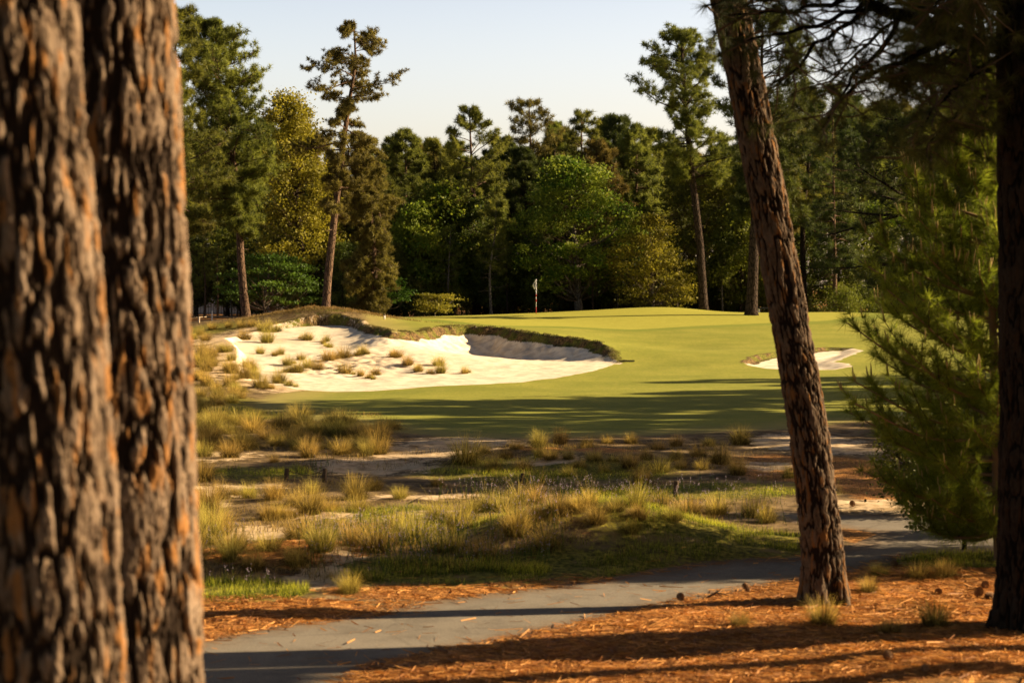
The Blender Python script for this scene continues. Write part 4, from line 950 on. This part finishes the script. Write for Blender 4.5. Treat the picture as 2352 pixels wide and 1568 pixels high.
for a in [(440, 610, 200), (540, 600, 180), (1190, 620, 200), (900, 620, 170), (240, 640, 200)]:
    tussock(OX8+K8*a[0], OY8+K8*a[1], a[2]*K8*.8, 'tall wiregrass tussock with long arching seed stems', 'tall arching tussocks', 'tall')
K10, OX10, OY10 = .3827/1.0629, 1600/1.0629, 1200/1.0629
for x, y, w, lb in [(540, 850, 110, 'small green tuft on the pine straw left of the leaning trunk'), (1070, 850, 230, 'wispy grass tuft right at the foot of the leaning trunk'), (1490, 900, 210, 'low grass tuft on the straw, first to the right of the leaning trunk'),
                    (1780, 860, 260, 'pale blond grass tuft on the straw nearest the dark right trunk'), (1360, 640, 90, 'small bright green tuft behind the leaning trunk on shaded straw'), (1430, 530, 150, 'faint grass tuft at the path edge just right of the leaning trunk'),
                    (1680, 545, 200, 'low wispy grass clump at the shaded path edge below the shrubs'), (1850, 545, 180, 'low wispy grass clump below the tall dark shrub')]:
    tussock(OX10+K10*x, OY10+K10*y, w*K10, lb, None, None, .9)

# low green grass and wildflowers (uncountable)
def scatter(name, label, spots, h, w, mat, cat, lean=.45, segs=2, thr=.49):
    X = []; Yv = []
    for px, py, rx, ry, cnt in spots:
        Yc = flatY(py); RY = max(.15, (flatY(py-ry)-flatY(py+ry))/2); RX = rx*Yc/F
        a = rng.uniform(0, 2*PI, cnt); r = np.sqrt(rng.random(cnt)); x = wx(px, Yc)+np.cos(a)*r*RX; y = Yc+np.sin(a)*r*RY
        X.append(x); Yv.append(y)
    X = np.concatenate(X); Yv = np.concatenate(Yv)
    keep = fbm(X*1.6, Yv*1.6, o=3, s=77)+rng.uniform(-.12, .12, len(X)) > thr
    X, Yv = X[keep], Yv[keep]
    z, s1, s2, sf, sp, lp_ = ground(X, Yv, True)
    keep = (sp > .03) & (s1 > 0) & (s2 > 0); X, Yv, z = X[keep], Yv[keep], z[keep]
    V, q, t = blades(len(X), 0.001, h, lean, w, segs)
    V = V.reshape(len(X), -1, 3)+np.stack([X, Yv, z-.01], -1)[:, None]
    me = mesh_np(name, V.reshape(-1, 3), [q], [mat], True, None, t)
    o = obj(name, me); tag(o, label, cat, None, 'stuff'); return X, Yv, z
scatter('grass', 'short green grass growing in patches on the waste ground',
        [(1250, 1085, 280, 22, 9000), (600, 1090, 130, 16, 3500), (560, 1365, 150, 26, 5000), (1250, 1220, 420, 42, 16000), (1600, 1250, 260, 45, 9000), (1050, 1320, 260, 26, 7000), (1350, 1305, 300, 22, 5000), (880, 1180, 180, 18, 3000), (1600, 1135, 300, 18, 6000), (560, 955, 160, 14, 4000), (2200, 1290, 160, 22, 3000)],
        .12, .007, M['wire_green'], 'grass', .5, 2, .47)
scatter('dry_grass', 'sparse dry tan grass over the sandy waste ground',
        [(650, 1020, 260, 60, 9000), (650, 1200, 260, 110, 9000), (1250, 1060, 420, 50, 9000), (1400, 1180, 450, 60, 9000), (510, 890, 100, 80, 9000), (900, 1250, 260, 80, 9000), (1150, 1280, 320, 40, 9000), (1850, 1080, 150, 50, 2500), (700, 960, 200, 12, 3500)],
        .15, .007, M['wire'], 'grass', .75, 2, .56)
# lavender wildflowers: thin stems with small pale heads
spots = [(880, 1270, 190, 60, 330), (1080, 1290, 220, 36, 260), (1230, 1160, 240, 26, 220), (1450, 1170, 220, 30, 120), (520, 1270, 70, 30, 30), (1600, 1150, 200, 30, 90), (560, 1375, 120, 14, 20), (1750, 1190, 100, 20, 40), (720, 1085, 60, 16, 20)]
fX = []; fY = []
for px, py, rx, ry, cnt in spots:
    Yc = flatY(py); RY = (flatY(py-ry)-flatY(py+ry))/2; RX = rx*Yc/F
    a = rng.uniform(0, 2*PI, cnt); r = np.sqrt(rng.random(cnt)); fX.append(wx(px, Yc)+np.cos(a)*r*RX); fY.append(Yc+np.sin(a)*r*RY)
fX = np.concatenate(fX); fY = np.concatenate(fY); fz, _, _, _, sp, _ = ground(fX, fY, True)
kk = sp > .05; fX, fY, fz = fX[kk], fY[kk], fz[kk]; m = len(fX)
H = rng.uniform(.15, .36, m); ln = rng.normal(0, .05, (m, 2)); V = []; T4 = []
base = np.stack([fX, fY, fz], 1); top = base+np.stack([ln[:, 0], ln[:, 1], H], 1)
sx = np.array([.0035, 0, 0]); V = np.stack([base-sx, base+sx, top+sx*.6, top-sx*.6], 1)
nh = 4; hc = np.repeat(top, nh, 0)+rng.normal(0, 1, (m*nh, 3))*np.array([.007, .007, .022]); a = rand_dirs(m*nh); b = np.cross(a, rand_dirs(m*nh)); b /= np.linalg.norm(b, axis=1)[:, None]; s = .0065
HV = np.stack([hc-a*s, hc-b*s, hc+a*s, hc+b*s], 1)
VV = np.concatenate([V.reshape(-1, 3), HV.reshape(-1, 3)]); qq = np.arange(len(VV)).reshape(-1, 4)
lav = leaf_mat('lavender_petals', (.36, .27, .38), (.58, .47, .58), .4, (1, 1, 1))
stem = leaf_mat('flower_stems', (.07, .10, .02), (.16, .20, .04), .4)
me = mesh_np('wildflowers', VV, [qq], [stem, lav], False, np.concatenate([np.zeros(m, int), np.ones(m*nh, int)]), rng.random(len(qq)))
tag(obj('wildflowers', me), 'slender green stems with small pale lavender flowers around the mound', 'wildflowers', None, 'stuff')

# grass fringe hanging over the bunker lips
def along(P_, n_):
    d = np.concatenate([[0], np.cumsum(np.linalg.norm(np.diff(P_, axis=0), axis=1))]); u = rng.random(n_)*d[-1]
    return np.stack([np.interp(u, d, P_[:, i]) for i in (0, 1)], 1)
p = along(BACK1, 30000)+rng.normal(0, .20, (30000, 2)); zf, s1, *_ = ground(p[:, 0], p[:, 1], True)
keep = (s1 > -.10) & (s1 < .35) & (fbm(p[:, 0]*1.7, p[:, 1]*1.7, o=3, s=66) > .40); p, zf = p[keep], zf[keep]
V, q, t = blades(len(p), .001, .10, 1.2, .013, 2); V = V.reshape(len(p), -1, 3)+np.stack([p[:, 0], p[:, 1], zf-.01], -1)[:, None]
M['fringe'] = leaf_mat('lip_grass', (.06, .06, .014), (.19, .16, .04), .35, None, .2, 1.2)
tag(obj('lip_grass', mesh_np('lip_grass', V.reshape(-1, 3), [q], [M['fringe']], True, None, t)), 'rough grass hanging over the ragged lip of the big bunker', 'grass', None, 'stuff')
# brown roots and dry growth on the mound face
p = np.stack([rng.normal(wx(725, 100.6), 2.3, 9000), rng.normal(100.9, .7, 9000)], 1); zf, s1, *_ = ground(p[:, 0], p[:, 1], True); keep = s1 > -.25; p, zf = p[keep], zf[keep]
V, q, t = blades(len(p), .001, .16, .8, .016, 2); V = V.reshape(len(p), -1, 3)+np.stack([p[:, 0], p[:, 1], zf-.01], -1)[:, None]
M['dryroot'] = leaf_mat('dry_mound_growth', (.13, .085, .025), (.34, .22, .07), .35, None, .2, 1.2)
tag(obj('mound_growth', mesh_np('mound_growth', V.reshape(-1, 3), [q], [M['dryroot']], True, None, t)), 'dry brown growth covering the face of the sandy mound', 'dry growth', None, 'stuff')

# loose pine straw
N_ = 42000
px = rng.uniform(300, 2420, N_); py = rng.uniform(1270, 1620, N_); Yv = F*HC/(py-HY); X = (px-CX)*Yv/F
st = blob(X, Yv, STRAW); zf, s1, s2, sf, sp, _ = ground(X, Yv, True)
keep = ((st > .3) & (sp > -.10)) | ((sp > -.22) & (sp < 0) & (rng.random(N_) < .5)) | (rng.random(N_) < .022)
X, Yv, zf = X[keep], Yv[keep], zf[keep]; m = len(X); a = rng.uniform(0, PI, m); L = rng.uniform(.05, .15, m)
d = np.stack([np.cos(a), np.sin(a), rng.normal(0, .10, m)], 1)*L[:, None]; s = np.stack([-np.sin(a), np.cos(a), rng.normal(0, .6, m)], 1)*.0035
c0 = np.stack([X, Yv, zf+.002+np.abs(rng.normal(0, .006, m))], 1)
V = np.stack([c0-d-s, c0-d+s, c0+d+s, c0+d-s], 1).reshape(-1, 3)
M['straw'] = leaf_mat('fallen_pine_straw', (.26, .10, .028), (.74, .36, .10), .3, (1, .9, .7), .1, 2.0)
tag(obj('pine_straw', mesh_np('pine_straw', V, [np.arange(m*4).reshape(-1, 4)], [M['straw']], False, None, rng.random(m))), 'orange brown pine needles littering the ground beside the path', 'pine straw', None, 'stuff')

# ------------------------------------------------------------------ small things
def pinecone():
    b = MB(); b.tube([(0, 0, .005), (0, 0, .05), (0, 0, .1)], [.016, .022, .006], 6)
    for i in range(70):
        t = i/70; z = .008+.09*t; r = .043*math.sin(PI*(.18+.78*t))+.006; az = i*2.39996
        d = np.array([math.cos(az), math.sin(az), .35+.6*t]); d /= np.linalg.norm(d); s_ = np.array([-math.sin(az), math.cos(az), 0])
        p = np.array([0, 0, z]); q = p+d*r; w = .010*(1-.5*t)+.003; nn = np.cross(s_, d)
        b.add([p-s_*w*.4, p+s_*w*.4, q+s_*w, q-s_*w, q+d*.005+nn*.006], [np.array([[0, 1, 2, 3]]), np.array([[3, 2, 4]])])
    return b.mesh('pine_cone', [simple('cone_scales', (.21, .12, .065), .85, .1, .4, 40)])
cone = pinecone()
for px, py, s, lb in [(1567, 1381, 1.3, 'brown pine cone on the straw edge of the path, well left of the leaning trunk'), (1722, 1363, 1.5, 'round pine cone at the path edge just left of the leaning trunk'), (2243, 1374, 1.5, 'left one of two touching pine cones near the dark trunk'),
                      (2262, 1376, 1.5, 'right one of two touching pine cones near the dark trunk'), (2160, 1362, 1.2, 'pale broken pine cone on shaded straw below the shrubs'), (2262, 1352, 1.3, 'dark pine cone beside the dark right trunk in shade'), (1834, 1263, 1.3, 'pine cone on the grass touching the left side of the leaning trunk'),
                      (2047, 1520, 1.3, 'upright dark pine cone on the striped straw near the lower edge'), (2125, 1545, 1.0, 'small dark pine cone low on the striped straw'), (1960, 1168, 1.3, 'pine cone on the pale sand behind the leaning trunk'), (2075, 1155, 1.1, 'small pine cone on the sand beyond the paved fork'), (2060, 1300, 1.3, 'pine cone on the dark path shoulder below the shrubs')]:
    x, y, z = hit(px, py); o = obj('pine_cone', cone, None, (x, y, z+.02), random.random()*6); o.rotation_euler = (random.uniform(.6, 1.5), random.uniform(-.4, .4), random.random()*6); o.scale = (s*.75, s*.75, s*.75)
    tag(o, lb, 'pine cone', 'pine cones on the ground')
woodm = simple('weathered_stake', (.075, .055, .04), .9, .1, .4, 12)
def stake(px, pyt, pyb, lb, w=.055, mat=None, grp='low dark wooden stakes'):
    x, y, z = hit(px, pyb); h = (pyb-pyt)*y/F; b = MB()
    b.tube([(0, 0, -.1), (.0, 0, h*.5), (.012, 0, h-.015), (.012, 0, h)], [w*.5, w*.5, w*.5, w*.36], 7)
    o = obj('wooden_stake', b.mesh('wooden_stake', [mat or woodm], False), None, (x, y, z)); tag(o, lb, 'stake', grp); return np.array([x, y, z+h])
sa = stake(658, 1075, 1102, 'short dark stake, left one of the roped pair in the waste grass', .085)
sb = stake(745, 1077, 1108, 'short dark stake, right one of the roped pair in the waste grass', .085)
stake(1552, 1103, 1142, 'lone dark stake standing in the grass behind the mound', .085); stake(1199, 1087, 1119, 'dark stake half hidden by tall grass in front of the green strip', .07); stake(1868, 1150, 1178, 'dark stake close beside the leaning trunk at the sandy fork', .07)
b = MB(); t = np.linspace(0, 1, 12)[:, None]; b.tube(sa*(1-t)+sb*t-np.concatenate([0*t, 0*t, .10*np.sin(t*PI)+.02], 1), .008, 5)
tag(obj('rope', b.mesh('rope', [simple('old_rope', (.12, .085, .055), .9, .1)], True)), 'thin dark rope sagging between the two short stakes', 'rope')
wm = simple('pale_post', (.52, .40, .28), .8, .2)
pa = stake(457, 727, 741, 'low tan post of the rope line by the slim left pine', .10, wm, 'pale posts at the wood edge'); pb = stake(487, 713, 735, 'thin white post at the wood edge left of the tall pine', .07, simple('white_post', (.62, .58, .54), .7, .2), 'pale posts at the wood edge')
pc = pb + np.array([2.3, .6, -.45])
b = MB(); p_ = [pa+[-2.0, .3, -.1], pa+[-1.0, .1, -.14], pa-[0, 0, .03], pa*.5+pb*.5-[0, 0, .18], pb-[0, 0, .3], pc]
b.tube(bezier_pts(p_, 24), .018, 5); tag(obj('rope', b.mesh('rope', [simple('tan_rope', (.42, .31, .2), .9, .1)], True)), 'pale rope strung low along the wood edge behind the slope', 'rope')

# flagstick
xf, yf = wx(1231.5, 115), 115.0; zf_ = gz(xf, yf); eF = empty('flagstick', (xf, yf, zf_), 'white flag on a red and white banded stick on the green', 'flagstick')
Hf = wz(641, yf)-zf_
white = simple('white_paint', (.78, .76, .74), .5, .3, .05); red = simple('red_paint', (.42, .03, .03), .5, .3, .05)
b = MB(); b.tube([(0, 0, 0), (0, 0, Hf)], .015, 8); obj('pole', b.mesh('pole', [white], True), eF)
for a, c_ in ((0.0, .20), (.34, .43), (.50, .57)):
    b = MB(); b.tube([(0, 0, Hf*a+.002), (0, 0, Hf*c_)], .017, 8); obj('red_band', b.mesh('red_band', [red], True), eF)
fw, fh = .19, .56; gu, gv = 7, 12; V = []
for j in range(gv):
    v = j/(gv-1); wl = fw*(min(1, v/.55)**.9 if v < .6 else 1-.55*(v-.6)/.4)
    for i in range(gu):
        u = i/(gu-1); V.append((-.02-u*wl, .035*math.sin(u*5+v*2)*u, Hf-.03-v*fh*.93-.05*u*v))
idx_ = np.arange(gu*gv).reshape(gv, gu); q = np.stack([idx_[:-1, :-1], idx_[:-1, 1:], idx_[1:, 1:], idx_[1:, :-1]], -1).reshape(-1, 4)
fo = obj('flag', mesh_np('flag', V, [q], [simple('flag_cloth', (.78, .77, .75), .8, .1, .04)], True), eF)
b = MB(); dk = simple('flag_emblem', (.04, .04, .05), .8, .1)
for (x0, z0), (x1, z1) in (((-.07, -.20), (-.13, -.31)), ((-.13, -.31), (-.05, -.33)), ((-.08, -.24), (-.10, -.44)), ((-.11, -.40), (-.06, -.46)), ((-.05, -.22), (-.09, -.27))):
    d = np.array([x1-x0, z1-z0]); L = np.hypot(*d); nx, nz = -d[1]/L*.014, d[0]/L*.014
    b.add([(x0-nx, -.045, Hf+z0-nz), (x0+nx, -.045, Hf+z0+nz), (x1+nx, -.045, Hf+z1+nz), (x1-nx, -.045, Hf+z1-nz)], [np.array([[0, 1, 2, 3]])])
obj('emblem', b.mesh('emblem', [dk]), fo)
# small white marker post on the green
x, y, z = hit(883, 733); eM = empty('marker_post', (x, y, z), 'short white marker post with a dark top at the left end of the green', 'marker')
b = MB(); b.tube([(0, 0, -.03), (0, 0, .17), (0, 0, .18)], [.045, .045, .04], 10); obj('post', b.mesh('post', [white], True), eM)
b = MB(); b.tube([(0, 0, .182), (0, 0, .225), (0, 0, .235)], [.05, .05, .03], 10); obj('cap', b.mesh('cap', [dk], True), eM)
# rakes
def rake(px, py, ang, lb, hm, hl=1.5):
    x, y, z = hit(px, py); e = empty('bunker_rake', (x, y, z), lb, 'rake'); e.rotation_euler = (0, 0, ang)
    b = MB(); b.box((0, 0, .055), (.62, .05, .05)); h = obj('head', b.mesh('head', [dk]), e)
    b = MB()
    for i in range(14): b.box((-.29+i*.0446, 0, .012), (.018, .03, .04))
    obj('tines', b.mesh('tines', [dk]), h)
    b = MB(); b.tube([(0, .02, .07), (0, hl*.5, .05), (0, hl, .10)], .016, 7); obj('handle', b.mesh('handle', [hm], True), e)
rake(1440, 832, .15, 'dark bunker rake lying on the turf at the right tip of the big bunker', dk)
rake(2035, 798, -.25, 'bunker rake with a teal handle lying behind the small bunker', simple('teal_handle', (.05, .25, .27), .5, .3))
# dry stick on the sand
x, y, z = hit(743, 820); b = MB(); b.tube([(-.28, 0, .03), (-.1, .03, .05), (.12, 0, .04), (.3, .05, .03)], [.012, .02, .022, .012], 6)
tag(obj('stick', b.mesh('stick', [woodm], True), None, (x, y, z)), 'short dry stick lying on the bunker sand beside tussocks', 'stick')
x, y, z = hit(1648, 1372); b = MB(); b.tube([(-.12, 0, .0), (-.02, .02, .05), (.05, 0, .10)], [.012, .012, .004], 5); b.tube([(-.02, .02, .05), (.08, .05, .03), (.16, .0, .01)], [.01, .008, .004], 5)
tag(obj('stick', b.mesh('stick', [woodm], True), None, (x, y, z)), 'broken forked twig on the straw between two pine cones by the path', 'stick')
# low dark bench beyond the green
x, y = wx(1764, 121), 121.0; z = wz(717, y); eB = empty('bench', (x, y, gz(x, y)), 'low dark bench edge beyond the green beside the leaning trunk', 'bench'); h = max(.35, wz(709, y)-gz(x, y))
b = MB(); b.box((0, 0, h-.04), (1.3, .4, .08)); obj('seat', b.mesh('seat', [dk]), eB)
for sx_ in (-.55, .55): b = MB(); b.box((sx_, 0, (h-.085)/2), (.08, .34, h-.085)); obj('leg', b.mesh('leg', [dk if sx_ > 0 else white]), eB)
# pale house deep behind the left trees
yh = 152.0; xh = wx(505, yh); zh = gz(xh, yh); eH = empty('house', (xh, yh, zh), 'pale house glimpsed between the dark trunks at the left', 'house')
wallm = simple('pale_render', (.60, .57, .55), .8, .2, .06, 1.5); glass = simple('dark_window', (.05, .06, .07), .2, .5); roofm = simple('roof_shingle', (.12, .10, .09), .9, .1)
b = MB(); b.box((0, 3, 1.9), (8.5, 6, 3.8)); wh = obj('wall', b.mesh('wall', [wallm]), eH)
b = MB(); b.add([(-4.6, -.4, 3.8), (4.6, -.4, 3.8), (4.6, 6.4, 3.8), (-4.6, 6.4, 3.8), (-4.6, 3, 5.4), (4.6, 3, 5.4)], [np.array([[0, 1, 5, 4], [2, 3, 4, 5], [3, 2, 1, 0]]), np.array([[0, 4, 3], [1, 2, 5]])]); obj('roof', b.mesh('roof', [roofm]), eH)
for wxx in (-2.6, .2, 2.4):
    b = MB(); b.box((wxx, -.02, 1.9), (1.0, .06, 1.5)); w_ = obj('window', b.mesh('window', [white]), eH); b = MB(); b.box((wxx, -.055, 1.9), (.86, .03, 1.36)); obj('pane', b.mesh('pane', [glass]), w_)
b = MB()
for i in range(42): b.box((-4+i*.195, -1.2, .5), (.03, .03, 1.0))
b.box((0, -1.2, 1.02), (8.2, .06, .05)); b.box((0, -1.2, .08), (8.2, .05, .05)); obj('railing', b.mesh('railing', [dk]), eH)

# ------------------------------------------------------------------ light, sky, camera
w = bpy.data.worlds.new('World'); sc.world = w; w.use_nodes = True; nt = w.node_tree
bg = nt.nodes['Background']; sky = nt.nodes.new('ShaderNodeTexSky'); sky.sky_type = 'NISHITA'; sky.sun_disc = False
sky.sun_elevation = SUN_EL; sky.sun_rotation = PI/2-SUN_AZ; sky.air_density = 1.0; sky.dust_density = 2.2; sky.ozone_density = 1.4
# haze: the air near the horizon is pale and bright, the sky overhead darker
def wn(t, **k):
    q = nt.nodes.new(t)
    for a, b in k.items(): setattr(q, a, b)
    return q
tc_ = wn('ShaderNodeTexCoord'); sp_ = wn('ShaderNodeSeparateXYZ'); nt.links.new(tc_.outputs['Generated'], sp_.inputs[0])
mr = wn('ShaderNodeMapRange', interpolation_type='SMOOTHSTEP'); nt.links.new(sp_.outputs[2], mr.inputs[0]); mr.inputs[1].default_value = .10; mr.inputs[2].default_value = .36
mx_ = wn('ShaderNodeMix', data_type='RGBA', blend_type='MIX'); nt.links.new(mr.outputs[0], mx_.inputs[0]); mx_.inputs[6].default_value = (1.23, 1.01, .95, 1); mx_.inputs[7].default_value = (.20, .185, .19, 1)
ml = wn('ShaderNodeMix', data_type='RGBA', blend_type='MULTIPLY'); ml.inputs[0].default_value = 1; nt.links.new(sky.outputs[0], ml.inputs[6]); nt.links.new(mx_.outputs[2], ml.inputs[7])
nt.links.new(ml.outputs[2], bg.inputs[0]); bg.inputs[1].default_value = .095
sl = bpy.data.lights.new('sun', 'SUN'); sl.energy = 5.0; sl.angle = math.radians(.5); sl.color = (1.0, .77, .47)
so = bpy.data.objects.new('sun', sl); COL.objects.link(so)
from mathutils import Vector
so.rotation_euler = Vector((math.cos(SUN_EL)*math.cos(SUN_AZ), math.cos(SUN_EL)*math.sin(SUN_AZ), math.sin(SUN_EL))).to_track_quat('Z', 'Y').to_euler()
cam = bpy.data.cameras.new('camera'); cam.lens = 70; cam.sensor_width = 36; cam.shift_y = -(784-HY)/2352.0; cam.clip_start = .1; cam.clip_end = 3000
cam.dof.use_dof = True; cam.dof.focus_distance = 50; cam.dof.aperture_fstop = 2.2; cam.dof.aperture_blades = 9
co = bpy.data.objects.new('camera', cam); COL.objects.link(co); co.location = (0, 0, HC); co.rotation_euler = (PI/2, 0, 0); sc.camera = co
sc.view_settings.view_transform = 'Standard'; sc.view_settings.look = 'None'; sc.view_settings.exposure = 0; sc.view_settings.gamma = 1
sc.cycles.max_bounces = 6; sc.cycles.diffuse_bounces = 3; sc.cycles.glossy_bounces = 2; sc.cycles.transmission_bounces = 3; sc.cycles.transparent_max_bounces = 4
sc.cycles.use_denoising = True
sc.cycles.film_exposure = 2.75      # a longer exposure, as the golden-hour photograph has
